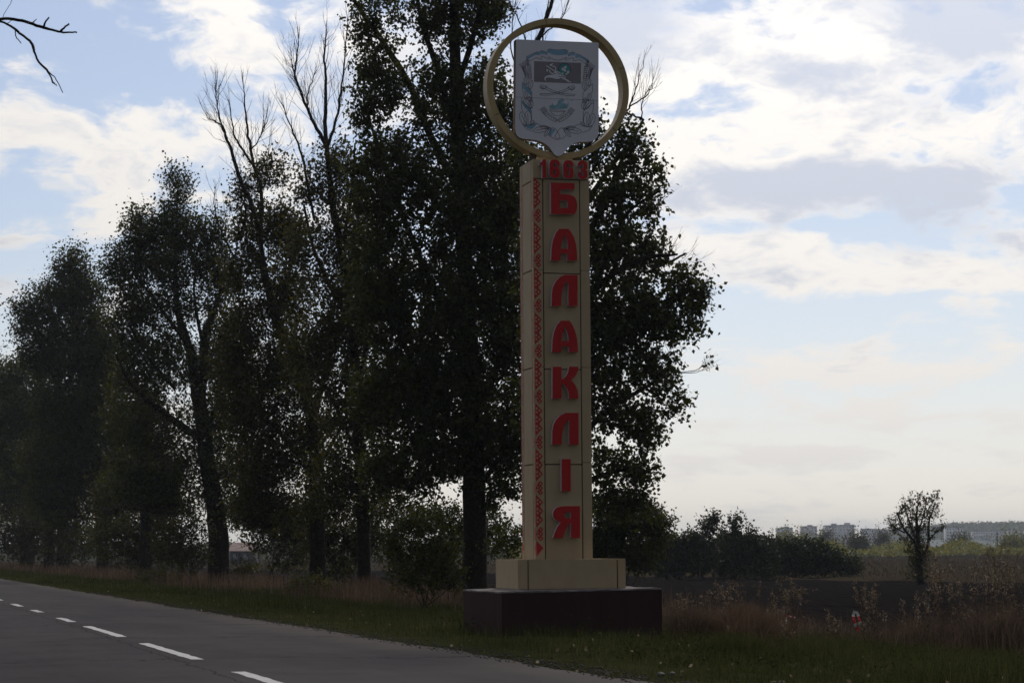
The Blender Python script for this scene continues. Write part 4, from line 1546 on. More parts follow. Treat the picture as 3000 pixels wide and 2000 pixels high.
    make_tree('broad_tree', 'rounded dense tree, pointed top left of the broad forked one', Z6, 302,
              [(300, 1600, 36), (290, 1450, 32), (270, 1250, 28), (240, 1050, 20), (215, 880, 10), (205, 780, 5)],
              [[(280, 1350, 18), (180, 1150, 11), (100, 980, 5)], [(265, 1230, 16), (330, 1050, 9), (350, 920, 5)], [(288, 1450, 14), (380, 1300, 8)], [(240, 1050, 10), (120, 900, 5)]],
              [(205, 790, 55, 60, 44, 34), (180, 880, 90, 70, 84, 40), (80, 910, 50, 50, 26, 30), (250, 890, 60, 90, 60, 40), (110, 980, 70, 70, 62, 38), (230, 1020, 110, 110, 150, 46), (120, 1060, 60, 50, 40, 36), (310, 1080, 70, 140, 90, 42),
               (220, 1200, 130, 120, 160, 48), (340, 1300, 90, 120, 90, 44), (200, 1370, 150, 110, 140, 46), (330, 1460, 90, 90, 60, 40), (200, 1490, 130, 60, 56, 40)],
              leaf=.20, seed=66, group='roadside trees receding to the left', spread=.62, sub=5)
    Z7 = z_row(165)
    make_tree('broad_tree', 'low dark tree, stout trunk and bushy crown by the left picture edge', Z7, 185,
              [(186, 1610, 40), (180, 1480, 34), (150, 1330, 24), (120, 1200, 12), (100, 1120, 6)],
              [[(170, 1400, 16), (60, 1280, 8), (0, 1180, 4)], [(172, 1420, 14), (260, 1280, 8)]],
              [(90, 1110, 80, 50, 52, 34), (20, 1130, 50, 40, 24, 32), (60, 1220, 110, 80, 110, 44), (180, 1250, 100, 90, 90, 44), (60, 1360, 120, 90, 110, 46), (190, 1400, 110, 90, 90, 44), (110, 1490, 120, 60, 60, 42)],
              leaf=.25, seed=77, group='roadside trees receding to the left', spread=.75)
    Z8 = z_row(80)
    make_tree('broad_tree', 'farthest roadside tree, twin dark trunk showing at the left picture edge', Z8, 78,
              [(80, 1620, 44), (76, 1500, 38), (60, 1350, 26), (30, 1200, 12), (10, 1100, 6)],
              [[(76, 1520, 26), (130, 1400, 16), (140, 1250, 8)], [(70, 1450, 22), (0, 1330, 14), (-60, 1250, 8)]],
              [(-20, 1150, 110, 90, 80, 40), (40, 1280, 120, 90, 100, 44), (-60, 1330, 120, 130, 100, 44), (60, 1430, 130, 90, 90, 44), (-40, 1480, 120, 80, 70, 44)],
              leaf=.30, seed=88, group='roadside trees receding to the left', spread=.85)
    Z9 = z_row(135)
    make_tree('broad_tree', 'slim dark trunk between two stout ones at the far left', Z9, 143,
              [(143, 1610, 30), (141, 1480, 26), (136, 1330, 16), (130, 1220, 8)], [[(141, 1450, 12), (180, 1330, 6)]],
              [(130, 1330, 80, 90, 60, 40), (150, 1450, 90, 70, 50, 40)], leaf=.27, seed=89, group='roadside trees receding to the left', spread=.8)
    make_tree('broad_tree', 'shaded tree trunk leaning between the rounded tree and the broad forked one', z_row(425), 430,
              [(428, 1600, 36), (424, 1480, 32), (415, 1330, 24), (405, 1200, 12), (395, 1100, 6)], [[(420, 1420, 14), (350, 1300, 7)], [(420, 1440, 14), (490, 1300, 7)]],
              [(400, 1220, 90, 100, 70, 40), (430, 1380, 120, 90, 90, 42), (350, 1470, 90, 60, 36, 40), (480, 1500, 80, 50, 20, 36)], leaf=.175, seed=90, group='roadside trees receding to the left', spread=.6, mat='leaf_dull')
    # small tree alone in the field
    make_tree('field_tree', 'small upright tree standing alone at the field edge', 150, 2692,
              [(2695, 1690, 20), (2690, 1620, 17), (2688, 1560, 12), (2685, 1510, 7), (2690, 1470, 3)],
              [[(2693, 1660, 10), (2718, 1600, 8), (2722, 1530, 6), (2740, 1470, 3)], [(2690, 1600, 9), (2650, 1550, 6), (2630, 1500, 3)], [(2690, 1590, 7), (2665, 1530, 5), (2650, 1480, 3)], [(2720, 1580, 5), (2745, 1555, 3), (2758, 1545, 2)],
               [(2688, 1570, 6), (2705, 1510, 4), (2715, 1460, 2)], [(2650, 1560, 4), (2615, 1540, 3), (2605, 1525, 2)]],
              [(2650, 1478, 9, 24, 9, 7), (2668, 1470, 9, 26, 10, 7), (2690, 1466, 9, 24, 10, 7), (2708, 1462, 9, 24, 10, 7), (2728, 1466, 9, 26, 10, 7), (2748, 1464, 9, 30, 11, 7), (2638, 1500, 10, 22, 9, 8), (2680, 1505, 48, 24, 40, 9), (2725, 1510, 30, 28, 26, 9), (2645, 1530, 34, 18, 24, 8), (2606, 1528, 10, 20, 9, 7), (2620, 1552, 26, 12, 13, 8), (2690, 1548, 48, 18, 34, 9), (2748, 1556, 16, 10, 8, 7), (2764, 1544, 8, 10, 4, 6),
               (2685, 1585, 46, 24, 46, 12), (2688, 1625, 42, 28, 54, 13), (2688, 1675, 34, 36, 60, 14)],
              leaf=.15, mat='leaf_dull', seed=101, spread=.26, sub=4, twig=.02, bark='bark_dark')


build_trees()


def make_shrub(name, label, Z, base_px, blobs, leaf, mat, seed, group=None, spread=.4, cat='bush', dscale=1.0, ground=None):
    r = np.random.default_rng(seed)
    bx = at(base_px, 1500, Z)
    g0 = gxy(bx.x, Z) if ground is None else ground
    y0 = None
    limbs = []
    # basal stems fan out to the lobes
    dz = g0 - CAM_H
    py = 1610 - dz / Z * F_PX
    for b in blobs:
        limbs.append([(base_px + r.uniform(-.4, .4) * b[2], py, 2.4), ((base_px + b[0]) / 2, (py + b[1]) / 2 - 5, 1.8), (b[0], b[1] - b[3] * .4, 1)])
    o = make_tree(name, label, Z, base_px, [(base_px, py - 10, 3), (base_px + 4, py - 40 * min(1, 100 / Z), 2)], limbs, blobs, leaf=leaf, mat=mat, seed=seed, group=group, cat=cat, bark='bark_dark', dscale=dscale, spread=spread, sub=4, twig=.014, ground=g0)
    for ch in o.children:
        ch.name = {'t': 'stem', 'b': 'branches', 'c': 'foliage'}[ch.name[0]]
    return o


def build_shrubs():
    make_shrub('bush', 'leafy green bush growing between the poplar trunks left of the stele', 68, 1240, [(1200, 1590, 80, 70, 60, 50), (1290, 1600, 60, 90, 50, 50), (1150, 1600, 40, 60, 22, 44), (1230, 1680, 110, 70, 80, 50), (1310, 1700, 50, 60, 30, 44), (1480, 1600, 60, 60, 30, 44)], .085, 'leaf_yellow', 201, spread=.34)
    make_shrub('bush', 'tall dark bush directly right of the stele block', 84, 1815, [(1800, 1540, 70, 60, 60, 54), (1880, 1530, 70, 50, 54, 50), (1930, 1560, 40, 40, 20, 44), (1770, 1610, 60, 60, 50, 54), (1850, 1620, 110, 60, 84, 54), (1760, 1500, 30, 30, 12, 40)], .095, 'leaf_poplar', 202, spread=.38)
    g = 'willow thicket at the field edge'
    make_shrub('bush', 'willow bush with a ragged top, left end of the thicket', 176, 1990, [(1960, 1615, 70, 46, 60, 60), (2040, 1602, 60, 42, 54, 56), (2080, 1550, 30, 36, 18, 34), (2092, 1522, 14, 22, 8, 26), (1950, 1650, 70, 40, 60, 60), (2030, 1650, 80, 40, 70, 60), (1900, 1640, 40, 40, 24, 50)], .19, 'leaf_willow', 203, g, .34)
    make_shrub('bush', 'willow bush with two small tufts on top, middle of the thicket', 180, 2150, [(2140, 1596, 50, 40, 40, 56), (2150, 1545, 20, 34, 12, 32), (2195, 1562, 14, 26, 6, 24), (2200, 1602, 50, 34, 36, 54), (2130, 1630, 80, 50, 84, 60), (2210, 1630, 70, 46, 70, 60), (2170, 1675, 100, 26, 54, 60)], .19, 'leaf_willow', 204, g, .34)
    make_shrub('bush', 'broad rounded willow bush, right half of the thicket', 186, 2330, [(2290, 1622, 70, 30, 60, 60), (2370, 1622, 70, 30, 60, 60), (2430, 1642, 50, 28, 40, 56), (2280, 1650, 80, 40, 80, 60), (2380, 1655, 80, 40, 80, 60), (2480, 1662, 40, 24, 26, 54), (2240, 1610, 50, 30, 30, 54)], .19, 'leaf_willow', 205, g, .34)
    make_shrub('bush', 'low green tuft of a bush at the foot of the slim trunks', 92, 905, [(905, 1715, 60, 30, 40, 40), (870, 1730, 40, 22, 20, 36), (960, 1735, 50, 20, 20, 34)], .08, 'leaf_yellow', 206, spread=.3)
    g2 = 'undergrowth between the roadside trunks'
    make_shrub('bush', 'dense dark undergrowth bush between the leaning tree and the dead-topped one', 100, 1000, [(1000, 1600, 90, 60, 60, 50), (930, 1570, 60, 60, 40, 50), (1080, 1600, 60, 60, 40, 50), (1000, 1540, 100, 60, 50, 40), (1090, 1560, 60, 60, 30, 40), (980, 1670, 90, 40, 34, 44)], .12, 'leaf_dull', 208, g2, .42)
    make_shrub('bush', 'dense dark undergrowth bush between the broad forked tree and the leaning one', 128, 800, [(800, 1570, 100, 60, 60, 50), (880, 1580, 60, 70, 50, 50), (760, 1530, 90, 60, 50, 40), (850, 1530, 80, 50, 40, 40), (850, 1650, 70, 40, 30, 44)], .15, 'leaf_dull', 209, g2, .5)
    make_shrub('bush', 'dark undergrowth bush around the trunk leaning by the rounded tree', 160, 400, [(400, 1580, 110, 60, 70, 50), (330, 1560, 70, 70, 50, 50), (480, 1560, 60, 60, 40, 50), (400, 1630, 130, 36, 60, 46), (480, 1500, 80, 50, 40, 40)], .19, 'leaf_dull', 210, g2, .6)
    make_shrub('bush', 'dark undergrowth bush beside the stout trunks far left', 215, 240, [(240, 1570, 80, 60, 60, 50), (120, 1560, 110, 50, 60, 50), (20, 1580, 80, 50, 50, 50), (150, 1620, 170, 26, 60, 46)], .25, 'leaf_dull', 211, g2, .7)
    make_shrub('bush', 'low green mound of a bush in the dry grass left of the broad forked trunk', 118, 480, [(480, 1690, 60, 22, 30, 34), (430, 1696, 40, 16, 16, 30)], .10, 'leaf_yellow', 213, None, .32)
    make_shrub('bush', 'airy bush behind the slim twin trunks, closing the gap to their right', 84, 1160, [(1160, 1490, 60, 50, 34, 34), (1210, 1530, 70, 40, 34, 34)], .10, 'leaf_dull', 214, g2, .40)
    make_shrub('bush', 'scrubby dark bush in the gap just left of the thickest poplar trunk', 78, 1330, [(1330, 1560, 50, 80, 40, 50), (1270, 1520, 70, 40, 36, 44), (1440, 1560, 70, 70, 50, 50)], .095, 'leaf_poplar', 212, g2, .36)
    make_shrub('bush', 'dark bush under the broad forked tree', 120, 560, [(560, 1640, 70, 40, 50, 40), (500, 1610, 70, 60, 50, 40), (560, 1570, 70, 50, 46, 38), (720, 1672, 46, 18, 18, 38)], .12, 'leaf_dull', 207, spread=.42)


build_shrubs()


# ------------------------------------------------------------------ overhanging branch of the tree on the near side of the road
def build_branch_tree():
    Z = 26.0
    sc = Z / F_PX
    tp, ts = -4.6, 22.5
    tx, ty = ps_to_xy(tp, ts)
    g0 = gxy(tx, ty)
    loc = np.array([tx, ty, g0])
    root = empty('near_tree', tuple(loc), 0, 'near roadside tree whose bare dark branch hangs into the top left corner', 'tree')
    k = 5.407
    W = lambda pts, y0=0, y1=0: np.array([(*at(x / k, y / k, Z + y0 + (y1 - y0) * i / (len(pts) - 1))[:], w / k * sc * .5) for i, (x, y, w) in enumerate(pts)])
    A = W([(0, 305, 52), (130, 296, 50), (350, 335, 52), (520, 385, 50), (690, 440, 52), (800, 470, 42), (930, 500, 40), (1040, 515, 32), (1195, 516, 26), (1210, 525, 16)], 0, 1.2)
    B = W([(0, 340, 40), (120, 388, 36), (270, 492, 42), (400, 592, 38), (500, 690, 44), (528, 760, 46), (550, 840, 36), (620, 985, 34), (740, 1115, 36), (800, 1220, 24), (832, 1300, 30), (865, 1330, 20), (898, 1358, 14)], 0, -1.0)
    tw = [W(p) for p in ([(500, 375, 24), (545, 340, 18), (580, 308, 12)], [(690, 430, 40), (720, 360, 30), (775, 280, 26)], [(960, 505, 44), (1010, 450, 32), (1095, 380, 28)],
                          [(245, 480, 20), (240, 540, 18), (262, 605, 17), (335, 690, 14)], [(110, 380, 14), (150, 350, 11), (205, 325, 9)], [(745, 1120, 22), (830, 1190, 17), (920, 1310, 15), (996, 1470, 13)], [(45, 275, 9), (70, 215, 8), (130, 120, 8), (170, 60, 8), (198, -20, 8)])]
    fork = np.array([*at(-30 / k, 315 / k, Z)[:], .024])
    back = np.array([[tx, ty, g0 + 5.6, .11], [tx + 1.2, ty + .4, g0 + 6.5, .085], [fork[0] - 1.8, fork[1], fork[2] + .05, .05], fork])
    acc = Acc()
    acc.tube(np.array([[tx - .1, ty, g0 - .3], [tx, ty, g0 + .6], [tx, ty, g0 + 3], [tx + .1, ty, g0 + 6], [tx, ty + .1, g0 + 9.5], [tx + .1, ty, g0 + 12]]) - loc, [.42, .33, .28, .2, .11, .03], 10)
    for d in ((-2.5, 1.5, 9), (-1.5, -2.5, 8.5), (.6, 2.8, 10.5), (-3, -.5, 11)):
        acc.tube(np.array([[tx, ty, g0 + d[2] * .5], [tx + d[0] * .5, ty + d[1] * .5, g0 + d[2] * .8], [tx + d[0], ty + d[1], g0 + d[2]]]) - loc, [.12, .07, .02], 6)
    acc.build('trunk', MAT['bark'], root, smooth=True)
    acc = Acc()
    r = np.random.default_rng(3)
    P = curve_pts(back, 5)
    acc.tube(P[:, :3] - loc, P[:, 3], 7)
    for Q in [np.concatenate([[fork], A]), np.concatenate([[fork], B])] + tw:
        P = curve_pts(Q, 3, r, .0025)
        acc.tube(P[:, :3] - loc, P[:, 3], 7)
    acc.build('bare_branch', MAT['bark_dark'], root, smooth=True)
    n = 5200
    u = r.normal(size=(n, 3))
    u /= np.linalg.norm(u, axis=1, keepdims=True)
    Pn = np.array([tx - .6, ty - .3, g0 + 9.2]) + u * (r.uniform(0, 1, (n, 1)) ** .4) * np.array([2.7, 3.2, 4.2])
    V, F = leaves(Pn - loc, .24, .4, 5)
    npmesh('crown', V, F, MAT['leaf_poplar'], root)


build_branch_tree()


# ------------------------------------------------------------------ grass, dead weeds, gravel
def blades(name, label, P, S_, h, w, mat, seed, lean=.35, zoff=0.0, curl=.25):
    r = np.random.default_rng(seed)
    n = len(P)
    X, Y = ps_to_xy(P, S_)
    Z = gz(P, S_) + zoff
    a = r.uniform(0, 2 * np.pi, n)
    ux = np.stack([np.cos(a), np.sin(a), np.zeros(n)], 1)
    wv = np.stack([-np.sin(a), np.cos(a), np.zeros(n)], 1)
    base = np.stack([X, Y, Z - .02], 1)
    ln = (r.normal(size=n) * lean)[:, None]
    h = h[:, None]
    w = w[:, None] if not np.isscalar(w) else w
    up = np.array([0, 0, 1.0])
    m1 = base + up * h * .55 + ux * h * ln * .4
    tip = base + up * h * (1 - .1 * abs(ln)) + ux * h * ln * (1 + curl)
    V = np.stack([base - wv * w, base + wv * w, m1 + wv * w * .75, m1 - wv * w * .75, tip], 1).reshape(-1, 3)
    b = np.arange(n)[:, None] * 5
    o = npmesh(name, V, [b + np.array([[0, 1, 2, 3]]), b + np.array([[3, 2, 4]])], MAT[mat])
    return tag(o, label, None, None, 'stuff')


def scatter(n, p0, p1, s0, s1, seed, power=1.6, cond=None):
    """denser where the ground is nearer"""
    r = np.random.default_rng(seed)
    s = s0 * (s1 / s0) ** (r.uniform(0, 1, n) ** power)
    p = r.uniform(p0, p1, n)
    x, y = ps_to_xy(p, s)
    k = (y > 12) & (x > -.232 * y) & (x < .232 * y)
    if cond is not None:
        k &= cond(p, s)
    # off the stele's plinth
    qa = (x - SORG.x) * AX.x + (y - SORG.y) * AX.y
    qb = (x - SORG.x) * BX.x + (y - SORG.y) * BX.y
    k &= ~((qa > -.62) & (qa < 2.0) & (qb > -.66) & (qb < 1.9))
    return p[k], s[k]


def patch(p, s, f=.35, seed=0):
    return .5 + .5 * np.sin(p * f * 3.1 + seed + 1.9 * np.sin(s * f + seed)) * np.sin(s * f * 1.7 - 1.2 * np.sin(p * f * 2.2))


def clumps():
    r = np.random.default_rng(71)
    for cx, Yc, sx, sy, n, h0, h1, mat, lab in ((2165, 41.0, 48, .7, 5200, .45, .85, 'grass_dry', 'tan mound of dry grass right of the stele plinth'), (2020, 41.5, 34, .6, 3200, .35, .75, 'weed', 'dark brown mound of dead weeds beside the stele plinth'),
                                               (2255, 42.5, 26, .5, 1800, .35, .7, 'grass_dry', 'narrow tuft of dry grass at the right of the tan mound'), (1075, 86, 60, 2, 1800, .5, 1.1, 'grass_dry', 'reddish dry tuft at the foot of the dead-topped tree'),
                                               (2920, 42.8, 90, .9, 3600, .45, 1.15, 'weed', 'brown mass of dead weeds at the right picture edge'), (2690, 43.5, 70, .8, 2200, .3, .85, 'weed', 'thin brown dead weeds right of the looped tape'),
                                               (2150, 33.5, 60, .5, 2600, .18, .42, 'grass_green', 'lush green tuft in the verge below the tan mound'), (2420, 34.0, 80, .7, 2600, .15, .36, 'grass_green', 'green tuft in the verge below the looped tape')):
        Y = Yc + r.normal(size=n) * sy
        x = (cx + r.normal(size=n) * sx - 1500) / F_PX * Y
        p, s = xy_to_ps(x, Y)
        d = np.exp(-((x * F_PX / Y + 1500 - cx) / (sx * 1.6)) ** 2)
        o = blades('grass_clump', lab, p, s, r.uniform(h0, h1, n) * (.35 + .65 * d), r.uniform(.003, .006, n) * Yc / 40, mat, 72, .75)


def build_grass():
    r = np.random.default_rng(5)
    # short verge grass
    p, s = scatter(140000, 7.65, 19, 21, 330, 41, 1.5, lambda p, s: (r.uniform(0, 1, len(p)) < np.clip((p - 7.45) * .8, .1, 1) * (.5 + .5 * patch(p, s, .5, 1))))
    dist = np.sqrt(p ** 2 + s ** 2)
    h = r.uniform(.05, .17, len(p)) * (.7 + .8 * patch(p, s, .35, 2)) * np.clip((p - 7.2) * .5, .45, 1.2)
    blades('grass', 'short green grass on the roadside verge', p, s, h, np.maximum(.004, dist * .00010), 'grass_green', 42)
    # lush taller tufts
    p, s = scatter(80000, 9.6, 19, 21, 260, 43, 1.35, lambda p, s: (patch(p, s, .55, 7) > .42) & ((p > 11.5) | (patch(p, s, .55, 7) > .8)))
    dist = np.sqrt(p ** 2 + s ** 2)
    blades('grass', 'taller green tufts of grass along the foot of the verge', p, s, r.uniform(.10, .34, len(p)) * (.55 + .7 * patch(p, s, .9, 4)), np.maximum(.005, dist * .00011), 'grass_green', 44, .65)
    # reddish dry grass under the trees
    p, s = scatter(42000, 12.6, 25.5, 36, 420, 45, 1.25, lambda p, s: (patch(p, s, .25, 3) > .46) & (s > 58) & (p > np.interp(s, [58, 70, 95], [16.2, 14.2, 12.6])) & ((patch(p, s, .5, 8) > .35) | (p > 16)))
    dist = np.sqrt(p ** 2 + s ** 2)
    blades('grass', 'tall reddish dry grass under the row of trees', p, s, r.uniform(.35, 1.05, len(p)) * (.55 + .6 * patch(p, s, .25, 3)), np.maximum(.005, dist * .00010), 'grass_dry', 46, .3)
    # tangle of dead weeds right of the stele
    p, s = scatter(26000, 15.4, 25.0, 26, 56, 47, 1.0, lambda p, s: (patch(p, s, .8, 5) > .58) & (p > 17.6 - .9 * patch(p, s, .6, 9)))
    blades('dead_weeds', 'tangled brown dead weeds along the ploughed field', p, s, r.uniform(.10, .62, len(p)) * (.3 + .8 * patch(p, s, .8, 5)), r.uniform(.003, .007, len(p)), 'weed', 48, .9)
    clumps()
    # meadow grass far off
    p, s = scatter(60000, 40, 420, 120, 900, 49, 1.0, lambda p, s: (p > np.clip(52 + (318 - s) * .106, 36, 78) + 1))
    dist = np.sqrt(p ** 2 + s ** 2)
    blades('meadow_grass', 'brown dry grass of the meadow beyond the ploughed field', p, s, r.uniform(.15, .45, len(p)), dist * .00022, 'grass_meadow', 50, .7)


build_grass()


def build_verge_weeds():
    r = np.random.default_rng(81)
    n = 120
    s = 22 * (95 / 22) ** (r.uniform(0, 1, n) ** 1.25)
    p = r.uniform(9.0, 19.5, n)
    x, y = ps_to_xy(p, s)
    qa = (x - SORG.x) * AX.x + (y - SORG.y) * AX.y
    qb = (x - SORG.x) * BX.x + (y - SORG.y) * BX.y
    k = ~((qa > -1.0) & (qa < 2.4) & (qb > -1.0) & (qb < 2.3)) & (abs(x) < .235 * y)
    x, y, p, s = x[k], y[k], p[k], s[k]
    n = len(x)
    m = 90
    rad = np.repeat(r.uniform(.08, .34, n), m)
    hh = np.repeat(r.uniform(.05, .16, n), m)
    pos = np.stack([np.repeat(x, m) + r.normal(size=n * m) * rad, np.repeat(y, m) + r.normal(size=n * m) * rad, np.repeat(gz(p, s), m) + abs(r.normal(size=n * m)) * hh], 1)
    V, F = leaves(pos, .055, -.6, 82, .45)
    tag(npmesh('verge_weeds', V, F, MAT['verge_weed']), 'low broad-leaved weeds dotted over the verge', None, None, 'stuff')
    # dry leaves blown along the verge and the road edge
    n = 260
    s = 18 * (90 / 18) ** (r.uniform(0, 1, n) ** 1.2)
    p = 7.2 + abs(r.normal(size=n)) * 4.0
    x, y = ps_to_xy(p, s)
    V, F = leaves(np.stack([x, y, gz(p, s) + .05 + .05 * (p > 8)], 1), .05, .1, 83, .7)
    tag(npmesh('fallen_leaves', V, F, MAT['seed']), 'dry fallen leaves scattered over the verge grass', None, None, 'stuff')


MAT['verge_weed'] = grass_mat('verge_weed_leaf', [(.25, (.020, .028, .009)), (.55, (.042, .052, .016)), (.9, (.085, .085, .030))], .35)
build_verge_weeds()


def build_weeds():
    """tall dead stalks with drooping seed heads"""
    r = np.random.default_rng(61)
    groups = [('dead_weeds', 'tall dry weed stalks with drooping seed heads in front of the field',
               [(2890, 47, 40, 17, 1.4, 2.0), (2940, 49, 30, 15, 1.6, 2.25), (2800, 46, 40, 12, 1.1, 1.75), (2740, 46, 18, 11, 1.2, 1.9), (2690, 44, 40, 6, .8, 1.2), (2560, 45, 30, 6, .8, 1.25), (2510, 46.5, 14, 3, .9, 1.1), (2990, 44, 30, 8, .9, 1.5), (2850, 43, 90, 9, .5, .95), (2640, 43, 90, 5, .4, .8)]),
              ('dead_weeds', 'lower dry stalks with pale seed heads beside the stele',
               [(2312, 43, 20, 11, .85, 1.25), (2265, 42, 30, 5, .6, .95), (2130, 42, 60, 9, .8, 1.15), (2010, 41, 40, 7, .7, 1.0), (2200, 39, 100, 5, .3, .6), (2420, 42, 70, 4, .3, .7)])]
    for nm, lab, clumps in groups:
        p, s, h = [], [], []
        for cx, cy, sx, num, h0, h1 in clumps:
            for _ in range(num):
                Yw = cy + r.normal() * 1.2
                pp, ss = xy_to_ps((cx + r.normal() * sx * .8 - 1500) / F_PX * Yw, Yw)
                p.append(pp), s.append(ss), h.append(r.uniform(h0, h1))
        p, s, h = np.array(p), np.array(s), np.array(h)
        n = len(p)
        X, Y = ps_to_xy(p, s)
        Z = gz(p, s)
        d = r.normal(size=(n, 2)) * .13
        A = np.stack([X, Y, Z - .05], 1)
        B = A + np.stack([d[:, 0] * h * .3, d[:, 1] * h * .3, h * .55], 1)
        C = A + np.stack([d[:, 0] * h, d[:, 1] * h, h], 1)
        acc = Acc()
        V, F = tubes3(A, B, C, np.full(n, .0065), np.full(n, .0025))
        acc.add(V, F)
        # side stalks
        m = n * 4
        i = r.integers(0, n, m)
        q = r.uniform(.45, .95, m)[:, None]
        a = B[i] + (C[i] - B[i]) * q
        dd = r.normal(size=(m, 3)) * .5 + np.array([0, 0, .9])
        dd /= np.linalg.norm(dd, axis=1, keepdims=True)
        L = (r.uniform(.10, .32, m) * h[i] * .7)[:, None]
        b = a + dd * L * .6
        c = b + (dd * np.array([1, 1, .0]) + np.array([0, 0, -.15])) * L * .6
        V, F = tubes3(a, b, c, np.full(m, .003), np.full(m, .0015))
        acc.add(V, F)
        low = (A[:, None] + (B - A)[:, None] * r.uniform(.1, 1.3, (n, 10, 1))).reshape(-1, 3) + r.normal(size=(n * 10, 3)) * .02
        V, F = leaves(low, .13, 1.1, 64, .22)
        acc.add(V, F)
        tag(acc.build(nm, MAT['weed']), lab, None, None, 'stuff')
        acc = Acc()
        k2 = 7
        t = r.uniform(0, 1, (m, k2, 1))
        pos = np.where(t < .5, a[:, None] + (b - a)[:, None] * t * 2, b[:, None] + (c - b)[:, None] * (t * 2 - 1))
        pos = pos.reshape(-1, 3) + r.normal(size=(m * k2, 3)) * .012
        V, F = leaves(pos, .042, 1.0, 62, .38)
        acc.add(V, F)
        tip = (B[:, None] + (C - B)[:, None] * r.uniform(.5, 1.04, (n, 16, 1))).reshape(-1, 3) + r.normal(size=(n * 16, 3)) * .020
        V, F = leaves(tip, .055, .8, 63, .36)
        acc.add(V, F)
        tag(acc.build('seed_heads', MAT['seed']), 'pale seed heads of the ' + lab.split(' in front')[0].split(' beside')[0], None, None, 'stuff')
    # gravel along the broken road edge
    n = 3600
    s = 15 * (80 / 15) ** (r.uniform(0, 1, n) ** 1.2)
    p = 7.62 + r.normal(size=n) * .22 + .06
    k = p > 7.35
    p, s = p[k], s[k]
    n = len(p)
    X, Y = ps_to_xy(p, s)
    Z = gz(p, s) + .035
    R = r.uniform(.006, .018, n)[:, None] * np.array([1, 1, .7]) * r.uniform(.7, 1.3, (n, 3))
    O = np.array([[1, 0, 0], [-1, 0, 0], [0, 1, 0], [0, -1, 0], [0, 0, 1], [0, 0, -1]], float)
    V = np.stack([X, Y, Z], 1)[:, None, :] + O[None] * R[:, None, :] + r.normal(size=(n, 6, 3)) * .003
    Fo = np.array([[0, 2, 4], [2, 1, 4], [1, 3, 4], [3, 0, 4], [2, 0, 5], [1, 2, 5], [3, 1, 5], [0, 3, 5]])
    o = npmesh('gravel', V.reshape(-1, 3), (np.arange(n)[:, None, None] * 6 + Fo[None]).reshape(-1, 3), MAT['gravel'])
    tag(o, 'loose grey gravel along the broken edge of the road', None, None, 'stuff')


MAT['gravel'] = simple('gravel_stone', (.085, .075, .070), .9, .2, .4, 9)
build_weeds()


def build_small_things():
    r = random.Random(12)
    import bmesh
    # pale stones in the verge
    for (px, py, sz, lab) in ((1936, 1972, .035, 'pale stone lying in the verge grass near the road edge'), (1969, 1969, .028, 'smaller pale stone just right of another in the verge'), (2290, 1984, .032, 'small white scrap of stone in the grass at the lower picture edge')):
        w = on_z(px, py, 0.0)
        bm = bmesh.new()
        bmesh.ops.create_icosphere(bm, subdivisions=2, radius=1)
        for v in bm.verts:
            v.co *= 1 + r.uniform(-.18, .18)
            v.co.x *= sz * 1.2
            v.co.y *= sz
            v.co.z *= sz * .7
        me = bpy.data.meshes.new('stone')
        bm.to_mesh(me)
        bm.free()
        o = link_mesh('stone', me, MAT['stone'])
        o.location = (w.x, w.y, gxy(w.x, w.y) + .03)
        tag(o, lab, 'stone')
    # red and white barrier tape hanging in the weeds: one strip built from its coloured bands
    def tape(name, label, Y, strips, wpx):
        c = strips[0][0][0]
        b = at(c[0], c[1], Y)
        loc = Vector((b.x, b.y, b.z))
        root = empty(name, loc, 0, label, 'barrier tape')
        for pts, cols in strips:
            P = [at(x, y, Y + .03 * math.sin(i * 1.9)) - loc for i, (x, y) in enumerate(pts)]
            fine = [P[0]]
            for a, b2 in zip(P[:-1], P[1:]):
                fine += [a + (b2 - a) * q / 3 for q in (1, 2, 3)]
            w = wpx * Y / F_PX * .5
            nb = len(cols)
            per = (len(fine) - 1) / nb
            for ci, cc in enumerate(cols):
                i0, i1 = int(round(ci * per)), int(round((ci + 1) * per))
                V, F = [], []
                for i in range(i0, i1 + 1):
                    t = (fine[min(i + 1, len(fine) - 1)] - fine[max(i - 1, 0)]).normalized()
                    sd = t.cross(Vector((.25 * math.sin(i * .8), 1, 0))).normalized()
                    for sg in (-1, 1):
                        for dy in (0, .0015):
                            V.append(fine[i] + sd * w * sg + Vector((0, dy + .012 * math.sin(i * 1.3) * sg, 0)))
                    if i > i0:
                        q = (i - i0) * 4
                        F += [(q - 4, q - 2, q + 2, q), (q - 3, q + 1, q + 3, q - 1), (q - 4, q, q + 1, q - 3), (q - 2, q - 1, q + 3, q + 2)]
                pymesh('tape_band', V, F, MAT['tape_' + cc], root)
    Y = 43.0
    tape('barrier_tape', 'red and white striped barrier tape looped on tall weeds', Y,
         [([(2504, 1788), (2500, 1800), (2502, 1815), (2506, 1830), (2510, 1838), (2516, 1845)], 'wrwr'), ([(2508, 1790), (2514, 1800), (2517, 1812), (2520, 1824), (2521, 1829)], 'wrw')], 8)
    tape('barrier_tape', 'small torn scrap of red and white tape in low weeds nearer the stele', 41.5,
         [([(2306, 1802), (2312, 1803), (2318, 1805), (2326, 1806), (2330, 1808)], 'rwrw'), ([(2306, 1806), (2304, 1814), (2302, 1822)], 'rw')], 4)


MAT['stone'] = simple('pale_stone', (.24, .22, .20), .9, .2, .25, 20)
MAT['tape_r'] = simple('red_tape', (.62, .03, .03), .4, .4, .05)
MAT['tape_w'] = simple('white_tape', (.80, .78, .76), .4, .4, .05)
build_small_things()


